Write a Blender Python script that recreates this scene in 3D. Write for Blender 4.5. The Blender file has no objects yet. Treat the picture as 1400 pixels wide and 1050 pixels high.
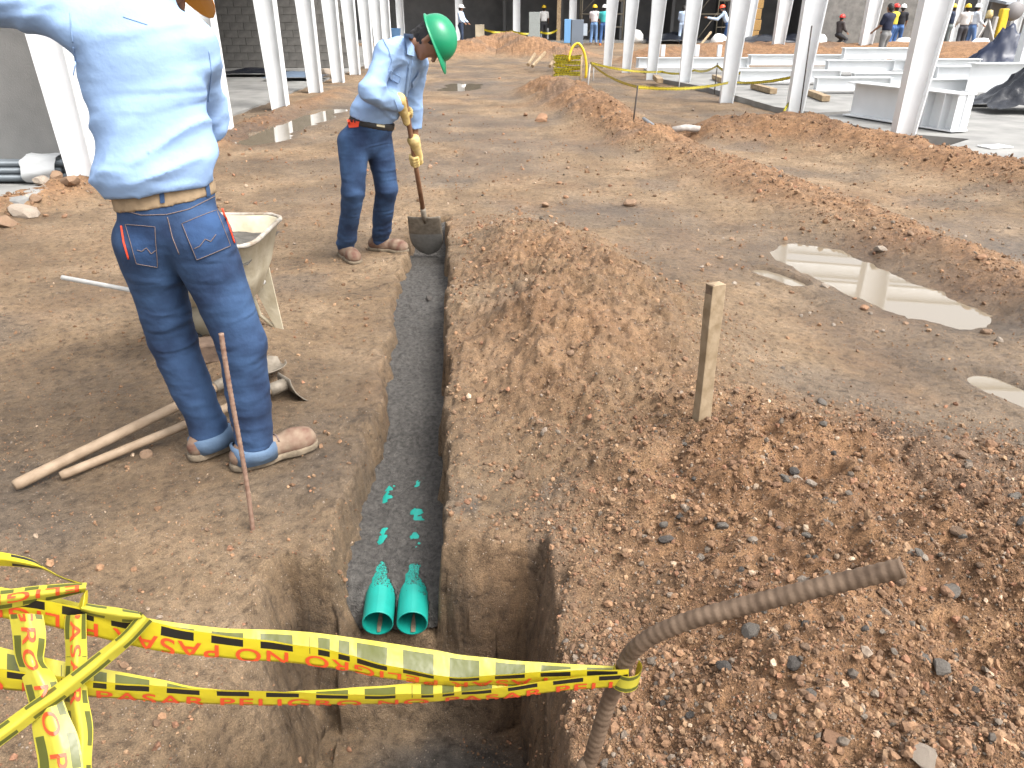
import bpy, bmesh, math, random
import numpy as np
from mathutils import Vector, Matrix
from mathutils.bvhtree import BVHTree
random.seed(7); RNG = np.random.default_rng(11)
R = math.radians
scn = bpy.context.scene
C = scn.collection

# ------------------------------------------------------------ camera
F_PX, PITCH, CAM_H = 1025.0, R(26.6), 1.6          # photo is 1400 x 1050
cam_d = bpy.data.cameras.new('camera'); cam = bpy.data.objects.new('camera', cam_d); C.objects.link(cam)
cam.location = (0, 0, CAM_H); cam.rotation_euler = (R(90) - PITCH, 0, 0)
cam_d.sensor_width = 36; cam_d.lens = F_PX / 1400 * 36; cam_d.clip_start = .05; cam_d.clip_end = 1500
scn.camera = cam
# ------------------------------------------------------------ world, sun, exposure
SUN_EL, SUN_ROT = R(56), R(122)
wd = bpy.data.worlds.new('World'); scn.world = wd; wd.use_nodes = True
nt = wd.node_tree; nt.nodes.clear()
wo = nt.nodes.new('ShaderNodeOutputWorld'); bg = nt.nodes.new('ShaderNodeBackground'); sky = nt.nodes.new('ShaderNodeTexSky')
sky.sky_type = 'NISHITA'; sky.sun_disc = False; sky.sun_elevation = SUN_EL; sky.sun_rotation = SUN_ROT
sky.air_density = 1.0; sky.dust_density = 6.0; sky.ozone_density = 1.0
hs = nt.nodes.new('ShaderNodeHueSaturation'); hs.inputs['Saturation'].default_value = .22; hs.inputs['Value'].default_value = 1.45
nt.links.new(sky.outputs[0], hs.inputs['Color']); nt.links.new(hs.outputs[0], bg.inputs[0]); nt.links.new(bg.outputs[0], wo.inputs[0])
bg.inputs[1].default_value = .15
sl = bpy.data.lights.new('sun', 'SUN'); sun = bpy.data.objects.new('sun', sl); C.objects.link(sun)
sl.energy = 1.2; sl.angle = R(24); sl.color = (1, .955, .89)
sd = Vector((math.sin(SUN_ROT) * math.cos(SUN_EL), math.cos(SUN_ROT) * math.cos(SUN_EL), math.sin(SUN_EL)))
sun.rotation_euler = (-sd).to_track_quat('-Z', 'Y').to_euler(); sun.location = sd * 40
vs = scn.view_settings; vs.view_transform = 'Standard'; vs.look = 'None'; vs.gamma = 1; vs.use_curve_mapping = False
vs.exposure = .96
scn.cycles.max_bounces = 6; scn.cycles.diffuse_bounces = 3

# ------------------------------------------------------------ pixel helpers (a pixel gives a direction; depth comes from what it touches)
CT, ST = math.cos(PITCH), math.sin(PITCH)
def ray(x, y):
    u = (x - 700) / F_PX; v = (y - 525) / F_PX
    return np.array([u, CT - v * ST, -(ST + v * CT)])
CAM = np.array([0, 0, CAM_H])
def PZ(x, y, z=0.):   # on the level z
    r = ray(x, y); return CAM + r * ((z - CAM_H) / r[2])
def PY(x, y, Y):      # on the plane at distance Y
    r = ray(x, y); return CAM + r * (Y / r[1])
def PT(x, y, t):      # at camera depth t
    return CAM + ray(x, y) * t

# ------------------------------------------------------------ noise
def _h(ix, iy, iz, s):
    n = (ix.astype(np.int64) * 374761393 + iy.astype(np.int64) * 668265263 + iz.astype(np.int64) * 2147483647 + s * 974634777) & 0xffffffff
    n = ((n ^ (n >> 13)) * 1274126177) & 0xffffffff
    n = ((n ^ (n >> 16)) * 2246822519) & 0xffffffff
    return ((n >> 8) & 0xffff).astype(np.float32) / 32767.5 - 1
def n2(x, y, s=0):
    x = np.asarray(x, float); y = np.asarray(y, float)
    x0 = np.floor(x); y0 = np.floor(y); fx = x - x0; fy = y - y0
    fx = fx * fx * (3 - 2 * fx); fy = fy * fy * (3 - 2 * fy); z = np.zeros(1, np.int64)
    a = _h(x0, y0, z, s); b = _h(x0 + 1, y0, z, s); c = _h(x0, y0 + 1, z, s); d = _h(x0 + 1, y0 + 1, z, s)
    return (a + (b - a) * fx) * (1 - fy) + (c + (d - c) * fx) * fy
def fbm(x, y, o=4, s=0):
    t = 0; a = .5
    for i in range(o):
        t = t + a * n2(x, y, s + i * 17); x = x * 2.03 + 5.1; y = y * 2.01 + 1.7; a *= .5
    return t
def n3(p, s=0):
    p0 = np.floor(p); f = p - p0; f = f * f * (3 - 2 * f); t = 0
    for dx in (0, 1):
        for dy in (0, 1):
            for dz in (0, 1):
                w = (f[:, 0] if dx else 1 - f[:, 0]) * (f[:, 1] if dy else 1 - f[:, 1]) * (f[:, 2] if dz else 1 - f[:, 2])
                t = t + w * _h(p0[:, 0] + dx, p0[:, 1] + dy, p0[:, 2] + dz, s)
    return t
def sst(a, b, x):
    t = np.clip((x - a) / (b - a), 0, 1); return t * t * (3 - 2 * t)

# ------------------------------------------------------------ materials
def mat(name, col, rough=.7, var=.0, vscale=20, bump=0., bscale=60, metal=0., col2=None, spec=None, detail=4, crease=None):
    m = bpy.data.materials.new(name); m.use_nodes = True; N = m.node_tree.nodes; L = m.node_tree.links
    b = N['Principled BSDF']; b.inputs['Roughness'].default_value = rough; b.inputs['Metallic'].default_value = metal
    if spec is not None: b.inputs['Specular IOR Level'].default_value = spec
    b.inputs['Base Color'].default_value = (*col, 1)
    tc = N.new('ShaderNodeTexCoord')
    if var or col2:
        no = N.new('ShaderNodeTexNoise'); no.inputs['Scale'].default_value = vscale; no.inputs['Detail'].default_value = detail
        L.new(tc.outputs['Object'], no.inputs['Vector'])
        rp = N.new('ShaderNodeValToRGB'); L.new(no.outputs[0], rp.inputs[0])
        c2 = col2 if col2 else tuple(min(1, c * (1 + var)) for c in col)
        c1 = col if col2 else tuple(c * (1 - var) for c in col)
        rp.color_ramp.elements[0].position = .33; rp.color_ramp.elements[1].position = .67
        rp.color_ramp.elements[0].color = (*c1, 1); rp.color_ramp.elements[1].color = (*c2, 1)
        L.new(rp.outputs[0], b.inputs['Base Color'])
    if bump:
        n2_ = N.new('ShaderNodeTexNoise'); n2_.inputs['Scale'].default_value = bscale; n2_.inputs['Detail'].default_value = 5
        L.new(tc.outputs['Object'], n2_.inputs['Vector'])
        bp = N.new('ShaderNodeBump'); bp.inputs['Strength'].default_value = 1; bp.inputs['Distance'].default_value = bump
        L.new(n2_.outputs[0], bp.inputs['Height']); L.new(bp.outputs[0], b.inputs['Normal'])
        if crease:                      # cloth creases: ridged noise squeezed along one axis
            (cs, cr, cd) = crease; mp_ = N.new('ShaderNodeMapping'); mp_.inputs['Scale'].default_value = cs; mp_.inputs['Rotation'].default_value = cr; L.new(tc.outputs['Object'], mp_.inputs['Vector'])
            n4 = N.new('ShaderNodeTexNoise'); n4.noise_type = 'RIDGED_MULTIFRACTAL'; n4.inputs['Scale'].default_value = 1; n4.inputs['Detail'].default_value = 2.5; n4.inputs['Distortion'].default_value = .6
            L.new(mp_.outputs[0], n4.inputs['Vector']); b2 = N.new('ShaderNodeBump'); b2.inputs['Distance'].default_value = cd; b2.inputs['Strength'].default_value = .8
            L.new(n4.outputs[0], b2.inputs['Height']); L.new(bp.outputs[0], b2.inputs['Normal']); L.new(b2.outputs[0], b.inputs['Normal'])
    return m

# ------------------------------------------------------------ object helpers
def link(o, parent=None):
    C.objects.link(o)
    if parent: o.parent = parent
    return o
def tag(o, label=None, cat=None, group=None, kind=None):
    if label: o['label'] = label
    if cat: o['category'] = cat
    if group: o['group'] = group
    if kind or cat: o['kind'] = kind or 'thing'
    return o
def empty(name, loc, label=None, cat=None, group=None, rz=0):
    o = bpy.data.objects.new(name, None); o.empty_display_size = .1
    o.location = loc; o.rotation_euler = (0, 0, rz); C.objects.link(o)
    return tag(o, label, cat, group)
def npmesh(name, V, Fq, m=None, smooth=True, parent=None, local=True):
    """V (n,3), faces (k,4) or (k,3) arrays; made in world space, then put under its parent"""
    V = np.asarray(V, np.float32); Fq = np.asarray(Fq, np.int32)
    me = bpy.data.meshes.new(name); k = Fq.shape[1]
    me.vertices.add(len(V)); me.vertices.foreach_set('co', V.ravel())
    me.loops.add(Fq.size); me.loops.foreach_set('vertex_index', Fq.ravel())
    me.polygons.add(len(Fq)); me.polygons.foreach_set('loop_start', np.arange(0, Fq.size, k, dtype=np.int32))
    me.polygons.foreach_set('loop_total', np.full(len(Fq), k, np.int32))
    me.polygons.foreach_set('use_smooth', np.full(len(Fq), smooth))
    me.update(calc_edges=True)
    if m: me.materials.append(m)
    o = bpy.data.objects.new(name, me); C.objects.link(o)
    if parent: attach(o, parent)
    return o
def mworld(p):
    m = Matrix.LocRotScale(p.location, p.rotation_euler, p.scale)
    return (mworld(p.parent) @ p.matrix_parent_inverse @ m) if p.parent else m
def attach(o, parent):           # geometry is in world coordinates: keep it there
    o.parent = parent; o.matrix_parent_inverse = mworld(parent).inverted()
class MB:
    """collects boxes, tubes and sheets into ONE mesh"""
    def __init__(s): s.bm = bmesh.new()
    def box(s, c, sz, rot=None, bev=0.):
        M = Matrix.Translation(Vector(c)) @ (rot.to_4x4() if rot else Matrix()) @ Matrix.Diagonal((*sz, 1))
        r = bmesh.ops.create_cube(s.bm, size=1, matrix=M)
        if bev:
            es = list({e for v in r['verts'] for e in v.link_edges})
            bmesh.ops.bevel(s.bm, geom=es, offset=bev, segments=2, affect='EDGES', profile=.5)
        return s
    def tube(s, pts, rad, n=8, cap=True):
        pts = [Vector(p) for p in pts]; rs = rad if hasattr(rad, '__len__') else [rad] * len(pts)
        rings = []; up = None
        for i, p in enumerate(pts):
            t = (pts[min(i + 1, len(pts) - 1)] - pts[max(i - 1, 0)]).normalized()
            if up is None: up = t.orthogonal().normalized()
            up = (up - t * up.dot(t)).normalized(); w = t.cross(up)
            rings.append([s.bm.verts.new(p + (up * math.cos(a) + w * math.sin(a)) * rs[i]) for a in [2 * math.pi * k / n for k in range(n)]])
        for a, b in zip(rings, rings[1:]):
            for k in range(n): s.bm.faces.new((a[k], a[(k + 1) % n], b[(k + 1) % n], b[k]))
        if cap:
            s.bm.faces.new(rings[0][::-1]); s.bm.faces.new(rings[-1])
        return s
    def poly(s, pts, th):     # prism: outline pts (world), extruded by vector th
        th = Vector(th); a = [s.bm.verts.new(Vector(p)) for p in pts]; b = [s.bm.verts.new(Vector(p) + th) for p in pts]
        n = len(pts); s.bm.faces.new(a[::-1]); s.bm.faces.new(b)
        for k in range(n): s.bm.faces.new((a[k], a[(k + 1) % n], b[(k + 1) % n], b[k]))
        return s
    def grid(s, rows):        # rows of points
        vv = [[s.bm.verts.new(Vector(p)) for p in r] for r in rows]
        for a, b in zip(vv, vv[1:]):
            for k in range(len(a) - 1): s.bm.faces.new((a[k], a[k + 1], b[k + 1], b[k]))
        return s
    def lathe(s, prof, c, n=24, M=None):
        rings = []
        for r, z in prof:
            ring = []
            for k in range(n):
                a = 2 * math.pi * k / n; p = Vector((r * math.cos(a), r * math.sin(a), z))
                if M: p = M @ p
                ring.append(s.bm.verts.new(p + Vector(c)))
            rings.append(ring)
        for a, b in zip(rings, rings[1:]):
            for k in range(n): s.bm.faces.new((a[k], a[(k + 1) % n], b[(k + 1) % n], b[k]))
        return s
    def build(s, name, m, parent=None, smooth=False, noise=0., nscale=10):
        bmesh.ops.recalc_face_normals(s.bm, faces=s.bm.faces)
        if noise:
            P = np.array([v.co[:] for v in s.bm.verts])
            for i, v in enumerate(s.bm.verts): pass
            d = np.stack([n3(P * nscale, 3), n3(P * nscale + 31.7, 4), n3(P * nscale + 77.1, 5)], 1) * noise
            for v, q in zip(s.bm.verts, d): v.co += Vector(q)
        me = bpy.data.meshes.new(name); s.bm.to_mesh(me); s.bm.free()
        if m: me.materials.append(m)
        if smooth:
            me.polygons.foreach_set('use_smooth', np.full(len(me.polygons), True))
        o = bpy.data.objects.new(name, me); C.objects.link(o)
        if parent: attach(o, parent)
        return o
def rotz(a): return Matrix.Rotation(a, 3, 'Z')
# ============================================================ TERRAIN
def seg_d(X, Y, pts):
    """distance to a polyline and interpolated (h, w)"""
    best = None
    for (a, b) in zip(pts, pts[1:]):
        dx, dy = b[0] - a[0], b[1] - a[1]; L2 = dx * dx + dy * dy + 1e-9
        t = np.clip(((X - a[0]) * dx + (Y - a[1]) * dy) / L2, 0, 1)
        d = np.hypot(X - a[0] - t * dx, Y - a[1] - t * dy); h = a[2] + (b[2] - a[2]) * t; w = a[3] + (b[3] - a[3]) * t
        if best is None: best = [d, h, w]
        else:
            k = d / w < best[0] / best[2]
            best = [np.where(k, d, best[0]), np.where(k, h, best[1]), np.where(k, w, best[2])]
    return best
def px(*l): return [(*PZ(x, y)[:2], h, w) for x, y, h, w in l]
BERMS = {
 'spoil': [(-.02, 6.1, .07, .42), (.24, 4.9, .24, .58), (.40, 3.8, .32, .68), (.38, 3.0, .30, .6), (.6, 2.5, .2, .6)],
 'gravel': [(.75, 1.15, .24, .62), (1.15, 1.6, .32, .78), (1.5, 2.0, .24, .7), (1.75, 2.25, .14, .5)],
 'berm': [(.6, 16.5, .07, .4), (1.6, 11.5, .1, .4), (2.35, 8.2, .14, .4), (2.92, 5.85, .13, .4), (3.15, 4.6, .13, .4), (3.25, 3.5, .12, .4), (3.3, 1.5, .12, .36)],
 'heap': px((742, 128, .28, .55), (775, 140, .32, .6), (840, 165, .2, .5), (880, 200, .16, .45)),
 'bank': px((905, 172, .12, .5), (960, 180, .22, .6), (1040, 185, .26, .6), (1110, 190, .28, .6), (1240, 215, .2, .5), (1400, 255, .2, .5), (1700, 330, .2, .5)),
 'leftbank': px((-250, 330, .1, .3), (0, 292, .12, .3), (110, 262, .14, .3), (290, 200, .16, .3), (380, 163, .12, .3), (470, 125, .08, .3)),
 'far1': px((590, 78, .35, 1.3), (640, 74, .5, 1.2), (690, 70, .7, 1.2), (730, 76, .6, 1.1), (770, 78, .35, 1.2)),
 'far2': px((900, 84, .4, 1.2), (990, 80, .55, 1.4), (1100, 82, .5, 1.6), (1260, 84, .6, 1.8), (1400, 88, .6, 2.2)),
 'lip': [(-.28, 2.0, .03, .16), (-.36, 3.4, .03, .16), (-.5, 5.4, .025, .16)],
 'leftheap': [(-1.42, 3.55, .10, .26), (-1.3, 3.2, .05, .2)],
}
TR0, TRS = -.375, -.0757
def trench_c(Y): return TR0 + TRS * (Y - 1.85)
PIT = (-.74, .10, .95, 1.93, -.66)
PUD = [((2.22, 5.35), (2.56, 4.2), .29), ((-3.5, 10.6), (-3.25, 14.0), .3), ((-1.2, 17.9), (-1.1, 19.2), .4), ((2.3, 3.25), (2.42, 2.95), .09), ((1.72, 4.95), (1.86, 4.7), .06)]
PUDZ = -.022
def mounds(X, Y):
    o = {}
    wx = X + .10 * fbm(X * 1.7, Y * 1.7, 3, 5); wy = Y + .10 * fbm(X * 1.7 + 9, Y * 1.7, 3, 6)
    for k, pts in BERMS.items():
        d, h, w = seg_d(wx, wy, pts); o[k] = h * np.exp(-(d / w) ** 2.4)
    return o
def pit_mask(X, Y):
    e = .075 * fbm(X * 4, Y * 4, 3, 21) + .02 * fbm(X * 17, Y * 17, 3, 23)
    x0, x1, y0, y1, _ = PIT
    d = np.maximum(np.maximum(x0 - X, X - (x1 + .06 * (1.9 - Y))), np.maximum(y0 - Y, Y - y1)) + e
    return d
def trench_d(X, Y):
    e = .034 * fbm(X * 6, Y * 6, 3, 31) + .026 * fbm(X * 19, Y * 19, 3, 33)
    w = X - trench_c(Y); return np.maximum(np.maximum(w - .165, -w - (.168 - .055 * sst(2.2, 3.5, Y))), np.maximum(1.7 - Y, Y - 6.4)) + e
def pud_d(X, Y, i):
    a, b, w = PUD[i]; d, h, ww = seg_d(X, Y, [(*a, 0, w), (*b, 0, w)])
    return d - w + .55 * w * fbm(X * 2.2, Y * 2.2, 4, 41 + i) + .3 * w * fbm(X * 7, Y * 7, 3, 47 + i)
def HT(X, Y, full=False):
    X = np.asarray(X, float); Y = np.asarray(Y, float)
    M = mounds(X, Y); tot = sum(M.values()); rough = np.clip(tot / .12, 0, 1)
    near = np.clip(5 / np.maximum(Y, .1), .15, 1)
    h = .024 * fbm(X * .9, Y * .9, 3, 1) + .017 * fbm(X * 4.3, Y * 4.3, 3, 2) + .010 * near * fbm(X * 15, Y * 15, 4, 3) + .008 * near * np.maximum(fbm(X * 30, Y * 30, 2, 4) - .1, 0)
    # wheel ruts on the right-hand track and the left path
    rut = np.exp(-((X - 1.75 + .06 * (Y - 5)) / .2) ** 2) + np.exp(-((X + 2.3 + .05 * (Y - 5)) / .25) ** 2) + np.exp(-((X - 3.9 + .1 * (Y - 5)) / .3) ** 2)
    h = h - .018 * rut * sst(1.5, 3, Y) * (1 - rough)
    cl = .07 * fbm(X * 3.1, Y * 3.1, 3, 7) + .045 * fbm(X * 9, Y * 9, 3, 8) + .04 * near * np.abs(fbm(X * 17, Y * 17, 3, 9)) + .02 * near * fbm(X * 40, Y * 40, 2, 10)
    h = h + tot + rough * cl * np.clip(tot / .2, .5, 1.3)
    # excavated hollow by the far stakes
    hx, hy = PZ(905, 178)[:2]; h = h - .3 * np.exp(-(((X - hx) / .55) ** 2 + ((Y - hy) / 1.0) ** 2) ** 1.5)
    for i in range(len(PUD)):
        d = pud_d(X, Y, i); w = PUD[i][2]
        flat = PUDZ + np.clip(d / w, -.7, 1.4) * .045 + .004 * fbm(X * 12, Y * 12, 2, 3)
        k = 1 - sst(.1, 1.6, d / w); h = h * (1 - k) + np.minimum(flat, np.maximum(h, flat)) * k
    td = trench_d(X, Y); k = 1 - sst(-.03, .012 + .06 * (X < trench_c(Y)) * sst(0, .6, fbm(X * 2, Y * 2, 2, 36) + .45), td)
    h = h - .02 * np.exp(-np.maximum(td, 0) / .03) + .05 * np.exp(-(np.maximum(td - .05, 0) / .09) ** 2) * np.maximum(fbm(X * 11, Y * 11, 3, 35) - .03, 0)
    h = h * (1 - k) + (-.345) * k
    pd = pit_mask(X, Y); wd_ = np.where(X < -.6, .08, .13 - .05 * sst(-.12, .04, X)); lin = np.clip((.015 - pd) / (wd_ + .015), 0, 1); k = .6 * lin + .4 * lin * lin * (3 - 2 * lin); k = np.clip(k + .10 * (lin > 0) * (lin < 1) * fbm(X * 16, Y * 16, 3, 55) * np.sin(lin * math.pi), 0, 1)
    fl = PIT[4] + .05 * fbm(X * 4, Y * 4, 4, 51) + .015 * fbm(X * 20, Y * 20, 3, 52)
    h = h * (1 - k) + fl * k + np.exp(-(pd / .07) ** 2) * .07 * fbm(X * 13, Y * 13, 4, 53)
    if full: return h, M, rough, td, pd
    return h
def H1(x, y): return float(HT(np.array([x]), np.array([y]))[0])

def axis(dense_lo, dense_hi, st, lo, hi, g):
    a = list(np.arange(dense_lo, dense_hi, st)); s = st; v = a[-1]
    while v < hi: s *= g; v += s; a.append(v)
    s = st; v = a[0]; b = []
    while v > lo: s *= g; v -= s; b.append(v)
    return np.array(b[::-1] + a)
gx = axis(-2.5, 2.6, .0115, -260, 260, 1.034); gx = np.concatenate([gx[gx < -1.0], np.arange(-1.0, .3, .0078), gx[gx > .302]])
gy = [-2.5]; 
while gy[-1] < .7: gy.append(gy[-1] + .16)
while gy[-1] < 2.4: gy.append(gy[-1] + .0095)
while gy[-1] < 60: gy.append(gy[-1] + .0062 * gy[-1])
while gy[-1] < 420: gy.append(gy[-1] * 1.12)
gy = np.array(gy)
GX, GY = np.meshgrid(gx, gy); sh = GX.shape
hh, MM, rough, td, pd = HT(GX.ravel(), GY.ravel(), True)
V = np.stack([GX.ravel(), GY.ravel(), hh], 1)
# crumbling faces: steep cut walls are pushed in and out sideways
Zg = hh.reshape(sh); sx_ = np.gradient(Zg, gx, axis=1).ravel(); sy_ = np.gradient(Zg, gy, axis=0).ravel(); steep = sst(.7, 2.2, np.hypot(sx_, sy_)) * ((pd < .12) | (td < .1)) * (V[:, 1] < 7) * (V[:, 1] > .7)
k_ = steep > .02; q_ = V[k_]; amp = steep[k_] * np.clip(.25 + np.abs(q_[:, 2]) * 2.2, .25, 1)
for c_, s_ in ((0, 201), (1, 205)):
    V[k_, c_] += amp * (.020 * n3(q_ * np.array([7, 7, 9.]), s_) + .009 * n3(q_ * np.array([18, 18, 22.]), s_ + 1) + .005 * n3(q_ * 50., s_ + 2))
ii = np.arange(sh[0] * sh[1]).reshape(sh)
Q = np.stack([ii[:-1, :-1], ii[:-1, 1:], ii[1:, 1:], ii[1:, :-1]], -1).reshape(-1, 4)
# soil kinds: R orange gravelly soil, G dark grey sandy soil, B damp
Xf, Yf = GX.ravel(), GY.ravel()
orange = np.clip((MM['gravel'] + MM['spoil'] * .3 + MM['berm'] * .9 + MM['bank'] * 1.0 + MM['heap'] * .8 + MM['leftbank'] + MM['far2'] + MM['far1'] * .8) / .16 + .5 * fbm(Xf * 2.2, Yf * 2.2, 3, 61), 0, 1)
dark = np.clip(.45 * np.exp(-((pd - .03) / .05) ** 2) * (Xf > .05) * sst(-.1, .35, fbm(Xf * 3, Yf * 3, 3, 62)) * (Xf > -.25), 0, 1)
dark = np.maximum(dark, 1.0 * np.exp(-(((Xf + .2) / .3) ** 2 + ((Yf - 1.62) / .2) ** 2) ** 2) * sst(-.45, -.05, fbm(Xf * 5, Yf * 5, 3, 63)) * (pd < -.06))
dark = np.maximum(dark, .85 * (np.exp(-(((Xf + .02) / .22) ** 2 + ((Yf - 2.12) / .14) ** 2)) * sst(-.2, .25, fbm(Xf * 6, Yf * 6, 3, 64))))
dark = np.maximum(dark, .4 * sst(.12, .45, fbm(Xf * 1.3 + 3, Yf * 1.3, 4, 65)) * (pd > 0))
damp = np.zeros_like(Xf)
for i in range(len(PUD)): damp = np.maximum(damp, 1 - sst(.0, 1.0, pud_d(Xf, Yf, i) / PUD[i][2] / 2.2))
damp = np.maximum(damp, .75 * sst(-.1, .35, fbm(Xf * .7, Yf * .7, 3, 66)) * (1 - rough))
damp = np.maximum(damp, (pd < -.02) * .6)
def soil_mat():
    m = bpy.data.materials.new('soil'); m.use_nodes = True; N = m.node_tree.nodes; L = m.node_tree.links
    b = N['Principled BSDF']; tc = N.new('ShaderNodeTexCoord'); at = N.new('ShaderNodeAttribute'); at.attribute_name = 'soil'
    sp = N.new('ShaderNodeSeparateColor'); L.new(at.outputs['Color'], sp.inputs[0])
    def noise(sc, det=6, rough=.6):
        n = N.new('ShaderNodeTexNoise'); n.inputs['Scale'].default_value = sc; n.inputs['Detail'].default_value = det; n.inputs['Roughness'].default_value = rough
        L.new(tc.outputs['Object'], n.inputs['Vector']); return n
    def ramp(src, stops):
        r = N.new('ShaderNodeValToRGB'); L.new(src, r.inputs[0]); e = r.color_ramp.elements
        while len(e) < len(stops): e.new(.5)
        for q, (p, c) in zip(e, stops): q.position = p; q.color = (*c, 1)
        return r
    def mix(f, a, b_, mode='MIX'):
        x = N.new('ShaderNodeMix'); x.data_type = 'RGBA'; x.blend_type = mode
        if isinstance(f, float): x.inputs[0].default_value = f
        else: L.new(f, x.inputs[0])
        L.new(a, x.inputs[6]); L.new(b_, x.inputs[7]); return x.outputs[2]
    nA = noise(1.6, 8, .65); nB = noise(26, 8, .7); nC = noise(240, 4, .7); nD = noise(7, 5, .6)
    base = ramp(nA.outputs[0], [(0.3, (0.1215, 0.0808, 0.0462)), (0.5, (0.2039, 0.1382, 0.0793)), (0.7, (0.2935, 0.2087, 0.1294))])
    oran = ramp(nD.outputs[0], [(0.3, (0.1448, 0.0774, 0.0367)), (0.5, (0.2295, 0.1242, 0.0598)), (0.72, (0.3162, 0.1845, 0.0936))])
    c = mix(sp.outputs[0], base.outputs[0], oran.outputs[0])
    grey = ramp(nB.outputs[0], [(.3, (.058, .052, .046)), (.7, (.125, .108, .092))])
    c = mix(sp.outputs[1], c, grey.outputs[0])
    g1 = ramp(nB.outputs[0], [(.33, (.42, .39, .36)), (.5, (1, 1, 1)), (.72, (1.0, 1.0, 1.0))]); g1.color_ramp.elements[2].color = (1.25, 1.22, 1.18, 1)
    c = mix(1.0, c, g1.outputs[0], 'MULTIPLY')
    g2 = ramp(nC.outputs[0], [(.34, (.45, .43, .41)), (.52, (1, 1, 1)), (.68, (1.6, 1.58, 1.54))])
    c = mix(.8, c, g2.outputs[0], 'MULTIPLY')
    nE = noise(9, 9, .75); g3 = ramp(nE.outputs[0], [(.34, (.6, .58, .56)), (.5, (1, 1, 1)), (.66, (1.2, 1.19, 1.17))]); c = mix(.55, c, g3.outputs[0], 'MULTIPLY')
    # pale grit grains
    vo = N.new('ShaderNodeTexVoronoi'); vo.inputs['Scale'].default_value = 130; L.new(tc.outputs['Object'], vo.inputs['Vector'])
    pr = ramp(vo.outputs['Color'], [(.8, (0, 0, 0)), (.86, (1, 1, 1))]); pd_ = ramp(vo.outputs['Distance'], [(.22, (1, 1, 1)), (.34, (0, 0, 0))])
    gm = N.new('ShaderNodeMath'); gm.operation = 'MULTIPLY'; L.new(pr.outputs[0], gm.inputs[0]); L.new(pd_.outputs[0], gm.inputs[1])
    rgb = N.new('ShaderNodeRGB'); rgb.outputs[0].default_value = (.4, .32, .25, 1)
    c = mix(gm.outputs[0], c, rgb.outputs[0])
    wet = N.new('ShaderNodeMapRange'); L.new(sp.outputs[2], wet.inputs[0]); wet.inputs[3].default_value = 1.0; wet.inputs[4].default_value = .6
    wc = N.new('ShaderNodeCombineColor'); [L.new(wet.outputs[0], wc.inputs[i]) for i in range(3)]
    c = mix(1.0, c, wc.outputs[0], 'MULTIPLY')
    L.new(c, b.inputs['Base Color'])
    ro = N.new('ShaderNodeMapRange'); L.new(sp.outputs[2], ro.inputs[0]); ro.inputs[3].default_value = .92; ro.inputs[4].default_value = .36; L.new(ro.outputs[0], b.inputs['Roughness'])
    ad = N.new('ShaderNodeMath'); ad.operation = 'MULTIPLY_ADD'; L.new(nC.outputs[0], ad.inputs[0]); ad.inputs[1].default_value = .4; L.new(nB.outputs[0], ad.inputs[2])
    bp = N.new('ShaderNodeBump'); bp.inputs['Distance'].default_value = .02; bp.inputs['Strength'].default_value = 1.0
    L.new(ad.outputs[0], bp.inputs['Height']); L.new(bp.outputs[0], b.inputs['Normal'])
    return m
SOIL = soil_mat()
def soil_attr(me, r, g, b):
    a = me.attributes.new('soil', 'FLOAT_COLOR', 'POINT')
    a.data.foreach_set('color', np.stack([r, g, b, np.ones_like(r)], 1).astype(np.float32).ravel())
ground = npmesh('ground', V, Q, SOIL); soil_attr(ground.data, orange, dark, damp); tag(ground, kind='structure')

# standing water
WATER = mat('puddle_water', (.18, .148, .105), .02, spec=.5); WATER.node_tree.nodes['Principled BSDF'].inputs['IOR'].default_value = 1.8
for i, (a, b, w) in enumerate(PUD):
    lo = np.minimum(a, b) - w * 1.7; hi = np.maximum(a, b) + w * 1.7; n = 40
    xs = np.linspace(lo[0], hi[0], n); ys = np.linspace(lo[1], hi[1], n); PX_, PY_ = np.meshgrid(xs, ys)
    keep = pud_d(PX_.ravel(), PY_.ravel(), i).reshape(n, n) < w * .35
    idx = np.arange(n * n).reshape(n, n); k = keep[:-1, :-1] & keep[1:, :-1] & keep[:-1, 1:] & keep[1:, 1:]
    q = np.stack([idx[:-1, :-1], idx[:-1, 1:], idx[1:, 1:], idx[1:, :-1]], -1)[k]
    o = npmesh('puddle_water', np.stack([PX_.ravel(), PY_.ravel(), np.full(n * n, PUDZ)], 1), q, WATER); tag(o, kind='structure')
    bm = bmesh.new(); bm.from_mesh(o.data); bmesh.ops.delete(bm, geom=[v for v in bm.verts if not v.link_faces], context='VERTS'); bm.to_mesh(o.data); bm.free()

# grey bedding sand in the trench
ys = np.linspace(1.948, 6.42, 620); ws = np.linspace(-.21, .21, 80); WS, YS = np.meshgrid(ws, ys)
XS = trench_c(YS) + WS
def fill_z(X, Y):
    s = np.interp(Y, [1.94, 1.955, 1.985, 2.05, 2.2, 2.55, 2.9, 3.25, 4.4, 5.3, 5.55, 5.98, 6.2, 6.4], [-.36, -.29, -.245, -.207, -.195, -.193, -.186, -.12, -.06, -.09, -.2, -.2, -.07, -.05])
    w = X - trench_c(Y)
    z = s + .012 * fbm(X * 4, Y * 4, 3, 71) + .017 * fbm(X * 11, Y * 11, 3, 72) + .011 * fbm(X * 40, Y * 40, 3, 73) + .35 * np.maximum(np.abs(w) - .1, 0) ** 1.3
    for x0 in (-.452, -.336):           # no sand inside the pipe bores
        dx = X - (x0 + TRS * (Y - 1.9)); az = -.25 + .0034 * (Y - 1.9); top = az + np.sqrt(np.maximum(.0515 ** 2 - dx ** 2, 0))
        z = np.where((np.abs(dx) < .051) & (Y < 5) & (z < top) & (z > 2 * az - top), -.36, z)
    return z
ZS = fill_z(XS.ravel(), YS.ravel())
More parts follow.
